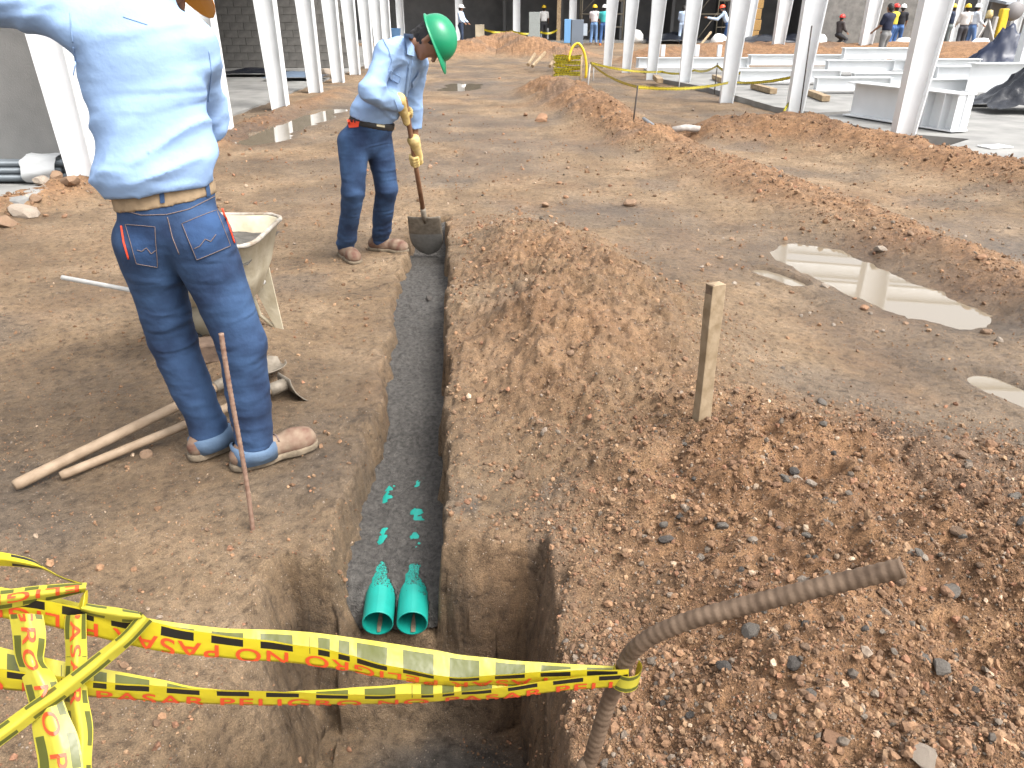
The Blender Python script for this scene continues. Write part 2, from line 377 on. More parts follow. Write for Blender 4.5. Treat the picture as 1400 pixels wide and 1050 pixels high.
ii = np.arange(ZS.size).reshape(XS.shape); q = np.stack([ii[:-1, :-1], ii[:-1, 1:], ii[1:, 1:], ii[1:, :-1]], -1).reshape(-1, 4)
SAND = mat('grey_sand', (.034, .031, .028), .9, col2=(.085, .078, .07), vscale=60, bump=.012, bscale=150, detail=8)
o = npmesh('sand_bedding', np.stack([XS.ravel(), YS.ravel(), ZS], 1), q, SAND)
tag(o, 'damp dark grey sand bedding poured along the narrow trench', 'sand', kind='stuff')

# ------------------------------------------------------------ gravel (uncountable) and single stones
def base_ico():
    bm = bmesh.new(); bmesh.ops.create_icosphere(bm, subdivisions=1, radius=1)
    v = np.array([x.co[:] for x in bm.verts]); f = np.array([[y.index for y in x.verts] for x in bm.faces]); bm.free(); return v, f
ICOV, ICOF = base_ico()
OCTV = np.array([(1, 0, 0), (-1, 0, 0), (0, 1, 0), (0, -1, 0), (0, 0, 1), (0, 0, -1)], float)
OCTF = np.array([(0, 2, 4), (2, 1, 4), (1, 3, 4), (3, 0, 4), (2, 0, 5), (1, 2, 5), (3, 1, 5), (0, 3, 5)])
def pebbles(name, n, dens, smin, smax, BV, BF, ylim, seed, m):
    r = np.random.default_rng(seed); got = []; k = 0
    while k < n:
        Y = np.exp(r.uniform(math.log(ylim[0]), math.log(ylim[1]), 60000)); X = r.uniform(-1, 1, 60000) * (Y * .78 + .35)
        w = dens(X, Y); s = r.uniform(0, 1, 60000) < w; got.append(np.stack([X[s], Y[s]], 1)); k += s.sum()
    P = np.concatenate(got)[:n]; z = HT(P[:, 0], P[:, 1])
    sz = smin * (smax / smin) ** (r.uniform(0, 1, n) ** 2.2) * np.clip(P[:, 1] / 3.5, 1, 2.2)
    A = r.normal(size=(n, 3, 3)); Qm, _ = np.linalg.qr(A)
    sc = r.uniform(.55, 1.15, (n, 3)); jit = 1 + .28 * r.uniform(-1, 1, (n, len(BV), 1))
    V = BV[None] * jit * sc[:, None, :] * sz[:, None, None]; V = np.einsum('nij,nkj->nki', Qm, V)
    V += np.stack([P[:, 0], P[:, 1], z + sz * .25], 1)[:, None, :]
    F_ = (BF[None] + (np.arange(n) * len(BV))[:, None, None]).reshape(-1, 3)
    o = npmesh(name, V.reshape(-1, 3), F_, m, smooth=False)
    pal = np.array([(0.1974, 0.1125, 0.0607), (0.168, 0.095, 0.0515), (0.2436, 0.152, 0.0858), (0.1386, 0.0836, 0.0488), (0.126, 0.1003, 0.0759), (0.1932, 0.152, 0.1155), (0.336, 0.2508, 0.1749), (0.2184, 0.1102, 0.062), (0.084, 0.0684, 0.0541)])
    c = pal[r.choice(len(pal), n, p=[.27, .23, .16, .15, .04, .03, .025, .075, .02])] * r.uniform(.8, 1.5, (n, 1))
    a = o.data.attributes.new('tint', 'FLOAT_COLOR', 'POINT')
    a.data.foreach_set('color', np.repeat(np.concatenate([c, np.ones((n, 1))], 1), len(BV), 0).astype(np.float32).ravel())
    return o
def tint_mat(name, rough, from_obj=False):
    m = bpy.data.materials.new(name); m.use_nodes = True; N = m.node_tree.nodes; L = m.node_tree.links; b = N['Principled BSDF']; b.inputs['Roughness'].default_value = rough
    at = N.new('ShaderNodeAttribute'); at.attribute_name = 'tint'
    if from_obj: at.attribute_type = 'OBJECT'
    no = N.new('ShaderNodeTexNoise'); no.inputs['Scale'].default_value = 90; no.inputs['Detail'].default_value = 5
    if not from_obj:
        tc = N.new('ShaderNodeTexCoord'); L.new(tc.outputs['Object'], no.inputs['Vector'])
    rp = N.new('ShaderNodeValToRGB'); L.new(no.outputs[0], rp.inputs[0]); rp.color_ramp.elements[0].position = .3; rp.color_ramp.elements[1].position = .7
    rp.color_ramp.elements[0].color = (.62, .6, .58, 1); rp.color_ramp.elements[1].color = (1.15, 1.15, 1.15, 1)
    mx = N.new('ShaderNodeMix'); mx.data_type = 'RGBA'; mx.blend_type = 'MULTIPLY'; mx.inputs[0].default_value = 1
    L.new(at.outputs['Color'], mx.inputs[6]); L.new(rp.outputs[0], mx.inputs[7]); L.new(mx.outputs[2], b.inputs['Base Color'])
    bp = N.new('ShaderNodeBump'); bp.inputs['Distance'].default_value = .004; L.new(no.outputs[0], bp.inputs['Height']); L.new(bp.outputs[0], b.inputs['Normal'])
    return m
GRAV = tint_mat('gravel', .9)
def dens(X, Y):
    M = mounds(X, Y); g = np.clip(M['gravel'] / .09, 0, 1) + .5 * np.clip(M['spoil'] / .1, 0, 1) + .6 * np.clip((M['berm'] + M['bank'] + M['heap'] + M['leftbank']) / .1, 0, 1)
    g = np.clip(g, .08, 1) * (.55 + .9 * np.clip(fbm(X * 3, Y * 3, 3, 81) + .4, 0, 1))
    td = trench_d(X, Y); pd = pit_mask(X, Y)
    g = np.where(td < .01, 0, g); g = np.where(pd < .01, g * .4, g)
    for i in range(len(PUD)): g = np.where(pud_d(X, Y, i) < PUD[i][2] * .2, 0, g)
    return g
o = pebbles('gravel', 80000, dens, .0022, .0062, OCTV, OCTF, (.75, 12), 3, GRAV); tag(o, 'fine brown gravel scattered over the mounds and the path', 'gravel', kind='stuff')
o = pebbles('pebbles', 15000, dens, .004, .0145, ICOV, ICOF, (.75, 14), 4, GRAV); tag(o, 'brown and grey pebbles scattered over the soil mounds', 'pebbles', kind='stuff')

STONE = tint_mat('stone', .85, True)
def stone_mesh(seed, sub=2):
    r = np.random.default_rng(seed); bm = bmesh.new(); bmesh.ops.create_icosphere(bm, subdivisions=sub, radius=1)
    for _ in range(7):        # chip flat facets
        n = Vector(r.normal(size=3)).normalized(); d = r.uniform(.55, .85)
        for v in bm.verts:
            k = v.co.dot(n) - d
            if k > 0: v.co -= n * k
    s = Vector((r.uniform(.8, 1.25), r.uniform(.65, 1), r.uniform(.5, .8)))
    P = np.array([v.co[:] for v in bm.verts]); nn = n3(P * 1.6 + seed, seed) * .12 + n3(P * 4 + seed, seed) * .05
    for v, q in zip(bm.verts, nn): v.co = Vector([a * b for a, b in zip(v.co * (1 + q), s)])
    me = bpy.data.meshes.new('stone'); bm.to_mesh(me); bm.free(); me.materials.append(STONE); return me
SM = [stone_mesh(100 + i) for i in range(9)]
def stone(x, y, size, col, label, group=None, cat='stone', sink=.3, mesh=None, rr=random):
    o = bpy.data.objects.new('stone', mesh or rr.choice(SM)); C.objects.link(o)
    o.location = (x, y, H1(x, y) + size * (.6 - sink * 1.0)); o.scale = (size,) * 3; o.rotation_euler = (rr.uniform(-.4, .4), rr.uniform(-.4, .4), rr.uniform(0, 6.28))
    o['tint'] = (*col, 1.0); return tag(o, label, cat, group)
BR, OR, GR, DG, PL = (.26, .168, .105), (.31, .175, .1), (.17, .15, .127), (.085, .074, .065), (.33, .275, .22)
rr = random.Random(5)
def scatter(n, fn, smin, smax, cols, label, group):
    k = 0
    while k < n:
        x, y = fn()
        if dens(np.array([x]), np.array([y]))[0] < .01: continue
        c = rr.choice(cols); f = rr.uniform(.8, 1.2); s = smin * (smax / smin) ** (rr.random() ** 2)
        stone(x, y, s, tuple(q * f for q in c), label, group, rr=rr); k += 1
def near_px(x0, x1, y0, y1):
    def f():
        while True:
            p = PZ(rr.uniform(x0, x1), rr.uniform(y0, y1), .15)
            return p[0], p[1]
    return f
scatter(84, near_px(880, 1400, 660, 1050), .009, .024, [BR, OR, BR, OR, PL], 'small brown stone lying loose on the gravel mound beside the square pit', 'brown stones on the gravel mound')
scatter(32, near_px(900, 1400, 640, 1040), .011, .028, [GR, DG], 'small grey stone lying loose on the gravel mound beside the square pit', 'grey stones on the gravel mound')
scatter(46, near_px(640, 1000, 300, 640), .011, .024, [BR, OR, BR], 'small brown clod lying on the soil ridge beside the trench', 'clods on the soil ridge')
scatter(28, near_px(1000, 1400, 520, 640), .012, .03, [BR, GR, OR], 'loose stone at the foot of the gravel mound beside the muddy track', 'stones at the foot of the mound')
scatter(38, near_px(960, 1400, 240, 440), .014, .035, [BR, OR, PL], 'clod of earth lying on the low berm beside the puddle', 'clods on the berm beside the puddle')
scatter(36, near_px(560, 900, 90, 260), .02, .055, [BR, OR, BR], 'clod of earth lying on the wide track behind the worker with the shovel', 'clods on the wide track')
scatter(18, near_px(0, 300, 190, 300), .02, .05, [BR, OR, PL], 'clod of pale earth on the bank below the grey wall', 'clods on the bank below the wall')
for (x, y, s, c, l, z) in [
  (1303, 802, .026, GR, 'flat grey stone lying just past the free end of the bent rebar', .3), (1252, 770, .02, GR, 'grey stone touching the line of the bent rebar tip', .3),
  (990, 698, .022, GR, 'grey flat stone on the mound below the wooden stake', .28), (1262, 1040, .035, PL, 'largest pale stone half buried in the gravel mound', .3),
  (1140, 998, .028, OR, 'rounded orange stone standing out of the gravel mound', .3), (1385, 685, .024, GR, 'grey stone on the right shoulder of the gravel mound', .2),
  (1210, 578, .03, DG, 'dark grey rock at the foot of the gravel mound', .1), (862, 281, .075, BR, 'big brown clod lying alone on the track behind the soil ridge', 0.), (1202, 348, .045, PL, 'pale stone on the edge of the large puddle', 0.),
  (740, 165, .12, OR, 'rounded reddish rock in front of the taped stakes', 0.), (1060, 668, .018, OR, 'small reddish stone right of the stake on the mound', .28),
  (1005, 570, .03, OR, 'flat orange stone behind the wooden stake', .2), (200, 622, .028, BR, 'clod of earth beside the two wooden tool handles', 0.),
  (300, 596, .02, BR, 'clod of earth between the standing man\'s shoes', 0.), (588, 437, .03, DG, 'dark lump lying on the grey sand in the trench', -.2), (1000, 545, .02, GR, 'grey stone behind the wooden stake', .2)]:
    p = PZ(x, y, z); o = stone(p[0], p[1], s, c, l, rr=rr)
    if z == -.2: o.location.z = float(fill_z(p[0], p[1])) + .008
# ============================================================ BUILDINGS, COLUMNS, SLABS
STEEL = mat('white_painted_steel', (.74, .76, .77), .45, var=.05, vscale=3, bump=.0008, bscale=40)
CONC = mat('concrete', (.17, .168, .16), .85, col2=(.26, .255, .24), vscale=2.5, bump=.004, bscale=60, detail=9)
PLAST = mat('grey_plaster', (.19, .188, .18), .9, col2=(.255, .252, .24), vscale=2.2, bump=.004, bscale=90, detail=8)
BLOCK = mat('concrete_block', (.15, .145, .135), .92, col2=(.225, .215, .2), vscale=5, bump=.004, bscale=70, detail=6)
MORT = mat('mortar', (.165, .158, .147), .95, var=.15, vscale=20)
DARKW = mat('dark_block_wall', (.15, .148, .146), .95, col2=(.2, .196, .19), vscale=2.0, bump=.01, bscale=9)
ROOFM = mat('roof_sheet', (.3, .31, .32), .6, var=.1)
RUST = mat('rusty_rebar', (.085, .058, .042), .75, col2=(.17, .125, .095), vscale=70, bump=.001, bscale=200, metal=.25)
WOOD = mat('weathered_wood', (.24, .165, .095), .75, col2=(.38, .285, .175), vscale=14, bump=.0015, bscale=80)

ORD = ['first', 'second', 'third', 'fourth', 'fifth', 'sixth', 'seventh', 'eighth', 'ninth', 'tenth']
def column(x, y, z0, top, label, group, b0=.32, b1=.52, ang=0., fl=.24, mirror=1):
    """tapered I-section: web across the row, flange on either side"""
    e = empty('steel_column', (x, y, z0), label, 'column', group)
    c, s = math.cos(ang), math.sin(ang)
    def W(u, v, z): return (x + u * c - v * s, y + u * s + v * c, z)
    def plate(name, u0a, u1a, u0b, u1b, v0, v1):
        m = MB(); bm = m.bm
        q = [bm.verts.new(W(*p)) for p in ((u0a, v0, z0), (u1a, v0, z0), (u1a, v1, z0), (u0a, v1, z0), (u0b, v0, top), (u1b, v0, top), (u1b, v1, top), (u0b, v1, top))]
        for f in ((3, 2, 1, 0), (4, 5, 6, 7), (0, 1, 5, 4), (1, 2, 6, 5), (2, 3, 7, 6), (3, 0, 4, 7)): bm.faces.new([q[i] for i in f])
        m.build(name, STEEL, e)
    i = mirror                                 # +1: straight flange on the -x side, taper to +x
    plate('flange', -.015 * i, .0, -.015 * i, .0, -fl / 2, fl / 2)
    plate('web', .0, b0 * i, .0, b1 * i, -.006, .006)
    plate('flange', b0 * i, (b0 + .015) * i, b1 * i, (b1 + .015) * i, -fl / 2, fl / 2)
    m = MB(); m.box(W(b0 * i / 2, 0, z0 + .012), (b0 + .1, fl + .08, .024), rotz(ang)); m.build('base_plate', STEEL, e)
    return e
def ibeam(name, a, b, h, w, label, cat, group, stiff=(), th=.014, roll=0., matl=None):
    """a, b: centre of the section at each end"""
    matl = matl or STEEL
    a, b = Vector(a), Vector(b); d = (b - a); L = d.length; d.normalize(); sd_ = d.cross(Vector((0, 0, 1))).normalized(); up = sd_.cross(d)
    rot = Matrix((d, sd_, up)).transposed() @ Matrix.Rotation(roll, 3, 'X'); c = (a + b) / 2; e = empty(name, c - Vector((0, 0, h / 2)), label, cat, group)
    U = rot @ Vector((0, 0, 1))
    MB().box(c, (L, th * .7, h - 2 * th), rot).build('web', matl, e)
    MB().box(c + U * (h / 2 - th / 2), (L, w, th), rot).build('flange', matl, e)
    MB().box(c - U * (h / 2 - th / 2), (L, w, th), rot).build('flange', matl, e)
    for s in stiff: MB().box(a + d * (L * s), (.012, w * .94, h - 2.1 * th), rot).build('stiffener', matl, e)
    return e

# right-hand row, standing along the concrete slab
RROW = [(1232, 196), (1086, 157), (994, 137), (936, 116), (891, 107), (857, 97), (831, 91)]
rb = []
LBL = ['thick white steel column beside the short plate girder, base in the earth bank', 'white steel column with hazard tape knotted round its foot', 'white steel column rising behind the sagging hazard tape', None, None, None, None]
for i, (x, y) in enumerate(RROW):
    p = PZ(x, y, .04); b0 = .2
    e = column(p[0] - .12, p[1], -.1, 4.9, LBL[i] or ORD[i - 3] + ' white steel column beyond the one behind sagging tape, along the slab', 'white columns along the slab', b0=b0, b1=.5, ang=-.12, fl=.22, mirror=1)
    rb.append(p)
# back row of the same hall and the roof steel over it
RB = [(1392, 108), (1178, 84), (1060, 82), (1020, 62), (880, 52)]
bk = []
for i, (x, y) in enumerate(RB):
    p = PZ(x, y, 0); bk.append(p)
    column(p[0] - .15, p[1], -.1, 4.9, ['white steel column behind the black plastic heap', 'white steel column behind the stacked beams, beside the man in navy', 'white steel column behind the left end of the stacked beams', 'far white steel column beside the stacked cartons', 'far white steel column beside the dark hall'][i], 'white columns behind the slab', b0=.3, b1=.6, fl=.26)
for i in range(len(rb) - 1):
    a, b = rb[i], rb[i + 1]; ibeam('eaves_beam', (a[0] + .2, a[1], 4.75), (b[0] + .2, b[1], 4.75), .34, .16, ORD[i] + ' white eaves beam from the thick column, over the row along the slab', 'beam', 'eaves beams of the open frame')
for i, (a, dx) in enumerate(zip(rb, (9, 9, 9, 9, 9, 9, 9))):
    ibeam('rafter', (a[0] + .35, a[1], 4.55), (a[0] + .35 + dx, a[1] + 1.3, 5.6), .42, .18, ORD[i] + ' white rafter counting from the thick column of the open frame', 'beam', 'rafters of the open frame')
# left-hand row, in front of the grey hall
LROW = [(122, 252), (303, 178), (383, 147), (431, 124), (462, 110), (485, 99), (505, 91), (520, 84), (531, 79)]
lp = []
for i, (x, y) in enumerate(LROW):
    p = PZ(x, y, .05); lp.append(p)
    column(p[0] + .13, p[1], -.1, 4.9, ['white steel column at the end of the smooth grey wall', 'white steel column behind the standing man, foot in the orange bank'][i] if i < 2 else ORD[i] + ' white steel column counting from the smooth grey wall along the hall', 'white columns of the grey hall', b0=.23, b1=.42, fl=.24, mirror=-1, ang=.03)
for i, (a, b) in enumerate(zip(lp, lp[1:])):
    ibeam('eaves_beam', (a[0] - .1, a[1], 4.75), (b[0] - .1, b[1], 4.75), .3, .16, ORD[i] + ' white eaves beam from the smooth grey wall along the hall front', 'beam', 'eaves beams of the grey hall')
# slab of the grey hall
m = MB(); m.poly([(-16, 6.5, -.2), (-4.75, 6.5, -.2), (-4.62, 12, -.2), (-4.62, 26, -.2), (-4.4, 38, -.2), (-16, 38, -.2)], (0, 0, .235)); o = m.build('floor_slab', CONC); tag(o, kind='structure')
# smooth end wall near the camera and the block wall beyond
yw = PZ(40, 237, .04)[1]
m = MB(); m.box((-9.6, yw + .1, 2.2), (10.2, .2, 4.7), bev=.004); o = m.build('grey_wall', PLAST); tag(o, 'smooth grey rendered wall behind the bundle of pipes', 'wall')
e = empty('block_wall', (-9, 24, 0), 'grey concrete block wall seen between the white columns', 'wall')
m = MB(); m.box((-10.0, 24.09, 2.2), (10.6, .16, 4.4)); m.build('mortar_bed', MORT, e)
bm_ = MB(); bm_.box((0, 0, 0), (.39, .06, .19), bev=.004); proto = bm_.build('block', BLOCK, e); bme = proto.data
first = True
for r in range(13):
    for k in range(14):
        x = -4.95 - .4 * k - (.2 if r % 2 else 0); z = .14 + .2 * r
        o = proto if first else bpy.data.objects.new('block', bme)
        if not first: C.objects.link(o); attach(o, e)
        o.location = (x, 24.02 + rr.uniform(-.004, .004), z); first = False
m = MB(); m.box((-10.0, 24.03, 3.6), (10.6, .05, 1.9)); m.build('upper_courses', BLOCK, e)
# roof over the grey hall keeps its inside dim
m = MB(); m.box((-10.5, 22, 5.05), (11.4, 32, .12)); o = m.build('hall_roof', ROOFM); tag(o, 'grey sheet roof over the hall with the block wall', 'roof')
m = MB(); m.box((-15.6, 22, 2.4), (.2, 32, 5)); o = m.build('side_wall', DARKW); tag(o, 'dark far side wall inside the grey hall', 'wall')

# the hall across the end of the site: white columns, dark inside
YB = 43.0
m = MB(); m.box((2, YB + 9, -.05), (60, 19, .3)); o = m.build('floor_slab', CONC); tag(o, kind='structure')
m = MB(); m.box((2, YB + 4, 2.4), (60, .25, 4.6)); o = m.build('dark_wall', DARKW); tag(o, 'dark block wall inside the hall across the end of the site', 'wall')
m = MB(); m.box((2, YB + 6.5, 4.7), (62, 16, .25)); o = m.build('hall_roof', ROOFM); tag(o, 'flat roof over the hall across the end of the site', 'roof')
for x, lab in [(549, 'end hall column behind the blue container'), (629, 'end hall column beside the man in white helmet behind the mound'), (707, 'end hall column left of the leaning panel'), (783, 'end hall column behind the grey cabinets'), (460, None), (900, None), (1030, None), (1120, None), (340, None)]:
    p = PY(x, 40, YB + .3); column(p[0] - .2, p[1], .1, 4.6, lab or 'white column of the hall across the end of the site', 'columns of the end hall', b0=.34, b1=.34, fl=.3, mirror=1)
for i, x in enumerate([690, 765, 845, 912, 985, 1090]):
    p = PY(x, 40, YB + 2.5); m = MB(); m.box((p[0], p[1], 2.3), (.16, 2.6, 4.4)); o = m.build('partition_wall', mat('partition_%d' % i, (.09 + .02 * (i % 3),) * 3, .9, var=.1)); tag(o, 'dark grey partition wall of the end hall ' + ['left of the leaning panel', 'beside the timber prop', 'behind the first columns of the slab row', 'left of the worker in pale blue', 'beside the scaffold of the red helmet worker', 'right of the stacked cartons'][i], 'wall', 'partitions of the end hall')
# right: long block wall and the dark shed beyond it
def blockwall(x0, x1, Y, top, label, m_):
    a, b = PY(x0, 40, Y)[0], PY(x1, 40, Y)[0]; m = MB(); m.box(((a + b) / 2, Y, top / 2), (b - a, .2, top)); o = m.build('block_wall', m_); tag(o, label, 'wall')
blockwall(1112, 1262, 40, 3.4, 'long grey block wall behind the crouching man in red cap', BLOCK)
blockwall(1258, 1350, 44, 1.75, 'low dark block wall behind the surveyors', DARKW)
blockwall(1345, 1520, 42.5, 1.9, 'dark wall of the far shed behind the yellow machine', DARKW)
m = MB(); p = PY(1430, 20, 43); m.box((p[0], 42.8, 2.0), (6.5, 3.2, .12), Matrix.Rotation(.1, 3, 'X')); o = m.build('shed_roof', mat('pale_sheet', (.5, .56, .62), .5, var=.2, vscale=2)); tag(o, 'pale blue sheet roof of the far shed', 'roof')
p = PZ(1400, 48)
for x, Y in [(1300, 41), (1330, 37), (1382, 36)]:
    p = PY(x, 40, Y); column(p[0], p[1], .0, 4.9, 'slim white column near the surveyors', 'columns near the surveyors', b0=.3, b1=.34, fl=.26)

# concrete slab on the right, laid in two sheets
def slab(name, pix, z, th):
    m = MB(); m.poly([(*PZ(x, y, z)[:2], z - th) for x, y in pix], (0, 0, th)); o = m.build(name, CONC); tag(o, kind='structure'); return o
slab('concrete_slab', [(905, 108), (965, 119), (1060, 146), (1115, 154), (1215, 150), (1400, 168), (1700, 190), (1800, 120), (1400, 96), (1180, 90), (880, 93)], .10, .3)
slab('concrete_slab', [(1113, 160), (1218, 181), (1326, 190), (1288, 202), (1402, 229), (1800, 330), (1900, 200), (1400, 165), (1215, 147)], .13, .3)
m = MB(); p = PZ(1360, 201, .135); m.box((p[0], p[1], .142), (.34, .2, .012), rotz(.3)); o = m.build('white_board', mat('white_board', (.7, .7, .68), .6)); tag(o, 'small white board lying flat on the concrete slab', 'board')

# steel girders lying on the slab
gz = .16
a, b = PZ(1160, 172, gz), PZ(1318, 186, gz)
hG = .47; p0 = PZ(1205, 166, .13); p1 = PZ(1318, 184, .13)
d = (p1 - p0) / np.linalg.norm(p1 - p0)
ibeam('plate_girder', p0 - d * .55 + [0, .12, hG / 2 + .02], p1 + [0, .12, hG / 2 + .02], hG, .3, 'short deep white plate girder with end stiffeners standing on the slab', 'beam', None, stiff=(.74, .88, .985))
q0 = p0 - d * .1 + np.array([0, .75, 0]); q1 = p1 + np.array([-.1, .7, 0])
ibeam('plate_girder', q0 + [0, 0, .24], q1 + [0, 0, .24], .4, .28, 'white plate girder lying just behind the short stiffened one', 'beam', None, stiff=(.97,))
beams = [((872, 108), (1015, 104), .2), ((1010, 124), (1140, 121), .1), ((1015, 108), (1200, 108), .38), ((1100, 132), (1225, 138), .1), ((1110, 116), (1235, 120), .36), ((1150, 126), (1290, 131), .12), ((1130, 108), (1250, 112), .62), ((1205, 118), (1322, 118), .4), ((1230, 136), (1330, 140), .1), ((1260, 128), (1330, 129), .34)]
BEAML = ['white beam with upright stubs on it, lying on the slab', 'low white beam crossing behind the taped column', 'upper white beam passing behind the taped column', 'low white beam resting on two bearers right of the taped column', 'second-tier white beam right of the taped column', 'low white beam just behind the short plate girder', 'topmost white beam of the stack, in front of the navy worker', 'second-tier white beam reaching behind the thick column', 'low white beam ending right of the thick column', 'short second-tier white beam right of the thick column']
for i, (a, b, z) in enumerate(beams):
    A, B = PZ(*a, 0), PZ(*b, 0); A[2] = B[2] = z * .78 + .2 if z < .3 else z * .72 + .19; A[1] = B[1] = (A[1] + B[1]) / 2
    if z > .3: A[1] -= .25; B[1] -= .25
    ibeam('steel_beam', A, B, .24, .2, BEAML[i], 'beam', 'white beams stacked on the slab', stiff=(.02, .98))
for x, y in ((900, 112), (985, 112), (1045, 126), (1120, 136), (1215, 140), (1300, 142)):
    p = PZ(x, y, .1); m = MB(); m.box((p[0], p[1] + .1, .16), (.14, 1.1, .1), rotz(rr.uniform(-.1, .1)), bev=.006); o = m.build('timber_bearer', WOOD); tag(o, 'short timber bearer under the stacked white beams', 'timber', 'bearers under the beams')
p = PZ(1385, 140, .1); ibeam('steel_beam', p + [-.4, .9, .35], p + [2.6, .9, .35], .5, .3, 'white deep beam end lying behind the black plastic heap', 'beam', None)
for x in (903, 949, 979):   # stub posts on the first beam
    p = PZ(x, 104, 0); m = MB(); m.box((p[0], p[1] - .05, .62), (.1, .1, .28)); o = m.build('steel_stub', STEEL); tag(o, 'short white steel stub standing up from the first stacked beam', 'post', 'stubs on the first beam')
# ============================================================ PEOPLE (distance-field bodies, meshed with surface nets)
def nrm(v): v = np.asarray(v, float); return v / (np.linalg.norm(v) + 1e-12)
def cap(p, a, b, ra, rb, fl=None, k=1.):
    a = np.asarray(a, np.float32); b = np.asarray(b, np.float32); ab = b - a; L = float(ab @ ab) + 1e-9
    h = np.clip(((p - a) @ ab) / L, 0, 1)[:, None]; q = p - a - h * ab
    if fl is not None:
        fl = np.asarray(fl, np.float32); q = q + (q @ fl)[:, None] * (1 / k - 1) * fl
    return np.sqrt((q * q).sum(1)) - (ra + (rb - ra) * h[:, 0])
def smin(a, b, k):
    h = np.clip(.5 + .5 * (b - a) / k, 0, 1); return b + (a - b) * h - k * h * (1 - h)
def union(p, prims, k=.03):
    d = None
    for c in prims:
        e = cap(p, *c); d = e if d is None else smin(d, e, k)
    return d
def pbounds(prims, pad=.03):
    P = np.array([c[0] for c in prims] + [c[1] for c in prims]); r = max(max(c[2], c[3]) for c in prims)
    lo = np.min([np.minimum(c[0], c[1]) - max(c[2], c[3]) for c in prims], 0) - pad; hi = np.max([np.maximum(c[0], c[1]) + max(c[2], c[3]) for c in prims], 0) + pad
    return lo, hi
def nets(fn, lo, hi, res):
    n = np.maximum(np.ceil((np.asarray(hi) - lo) / res).astype(int) + 1, 3)
    ax = [lo[i] + res * np.arange(n[i]) for i in range(3)]
    G = np.stack(np.meshgrid(*ax, indexing='ij'), -1).reshape(-1, 3).astype(np.float32)
    D = np.concatenate([fn(G[i:i + 400000]) for i in range(0, len(G), 400000)]).reshape(n).astype(np.float32)
    c = n - 1; S = np.zeros((*c, 3), np.float32); K = np.zeros(c, np.int32)
    cor = [(i, j, k) for i in (0, 1) for j in (0, 1) for k in (0, 1)]
    sub = {q: D[q[0]:q[0] + c[0], q[1]:q[1] + c[1], q[2]:q[2] + c[2]] for q in cor}
    for a in cor:
        for x in range(3):
            if a[x] == 0:
                b = list(a); b[x] = 1; b = tuple(b); A, B = sub[a], sub[b]; m = (A < 0) != (B < 0)
                t = np.where(m, A / np.where(m, A - B, 1), 0); pos = np.zeros((*c, 3), np.float32)
                for y in range(3): pos[..., y] = a[y]
                pos[..., x] += t; S += pos * m[..., None]; K += m
    act = K > 0; idx = -np.ones(c, np.int64); idx[act] = np.arange(act.sum())
    ijk = np.argwhere(act); V = np.asarray(lo) + res * (ijk + S[act] / K[act][:, None])
    Fs = []
    for x in range(3):
        y, z = (x + 1) % 3, (x + 2) % 3
        sl0 = [slice(None)] * 3; sl1 = [slice(None)] * 3
        sl0[x] = slice(0, c[x]); sl1[x] = slice(1, None)
        for s_ in (sl0, sl1): s_[y] = slice(1, c[y]); s_[z] = slice(1, c[z])
        A, B = D[tuple(sl0)], D[tuple(sl1)]; m = (A < 0) != (B < 0); e = np.argwhere(m); f = (A < 0)[m]
        e[:, y] += 1; e[:, z] += 1
        def at(dy, dz):
            q = e.copy(); q[:, y] -= dy; q[:, z] -= dz; return idx[q[:, 0], q[:, 1], q[:, 2]]
        q = np.stack([at(1, 1), at(0, 1), at(0, 0), at(1, 0)], 1); q[~f] = q[~f][:, ::-1]; Fs.append(q)
    return V, np.concatenate(Fs)
def sdf_obj(name, fn, lo, hi, res, m, parent):
    V, Fq = nets(fn, lo, hi, res); return npmesh(name, V, Fq, m, True, parent)

SKIN = mat('skin', (.27, .135, .078), .55, var=.08, vscale=30)
HAIR = mat('dark_hair', (.012, .01, .009), .6, bump=.003, bscale=120)
def shirt_mat(name, c): 
    return mat(name, c, .85, var=.05, vscale=9, bump=.003, bscale=30, crease=((3.2, 3.2, 12), (.25, .5, .1), .016))
SHIRTB = shirt_mat('light_blue_cotton', (.25, .375, .59))
def denim(name, c, c2):
    m = mat(name, c, .9, col2=c2, vscale=7, bump=.003, bscale=40, detail=7, crease=((5, 5, 17), (.2, .15, 0), .013)); return m
JEANS = denim('indigo_denim', (.007, .021, .06), (.03, .07, .155))
CUFF = denim('faded_denim', (.055, .095, .16), (.1, .155, .235))
LEATHER = mat('tan_work_leather', (.12, .055, .036), .8, col2=(.22, .16, .11), vscale=20, bump=.002, bscale=60)
SOLE = mat('muddy_sole', (.16, .125, .085), .95, var=.25, vscale=40, bump=.003, bscale=90)
TANBELT = mat('tan_canvas_belt', (.28, .2, .12), .9, var=.15, vscale=40)
BLKBELT = mat('black_leather_belt', (.015, .014, .014), .5)
BRASS = mat('dull_buckle', (.35, .3, .2), .4, metal=.8)
REDM = mat('orange_red_label', (.65, .06, .02), .7)
STITCH = mat('tan_stitching', (.15, .11, .10), .9)
GLOVE = mat('yellow_leather_glove', (.56, .40, .13), .75, col2=(.68, .52, .24), vscale=24, bump=.002, bscale=70)
def plastic(name, c): return mat(name, c, .32, var=.04, vscale=6, spec=.5)

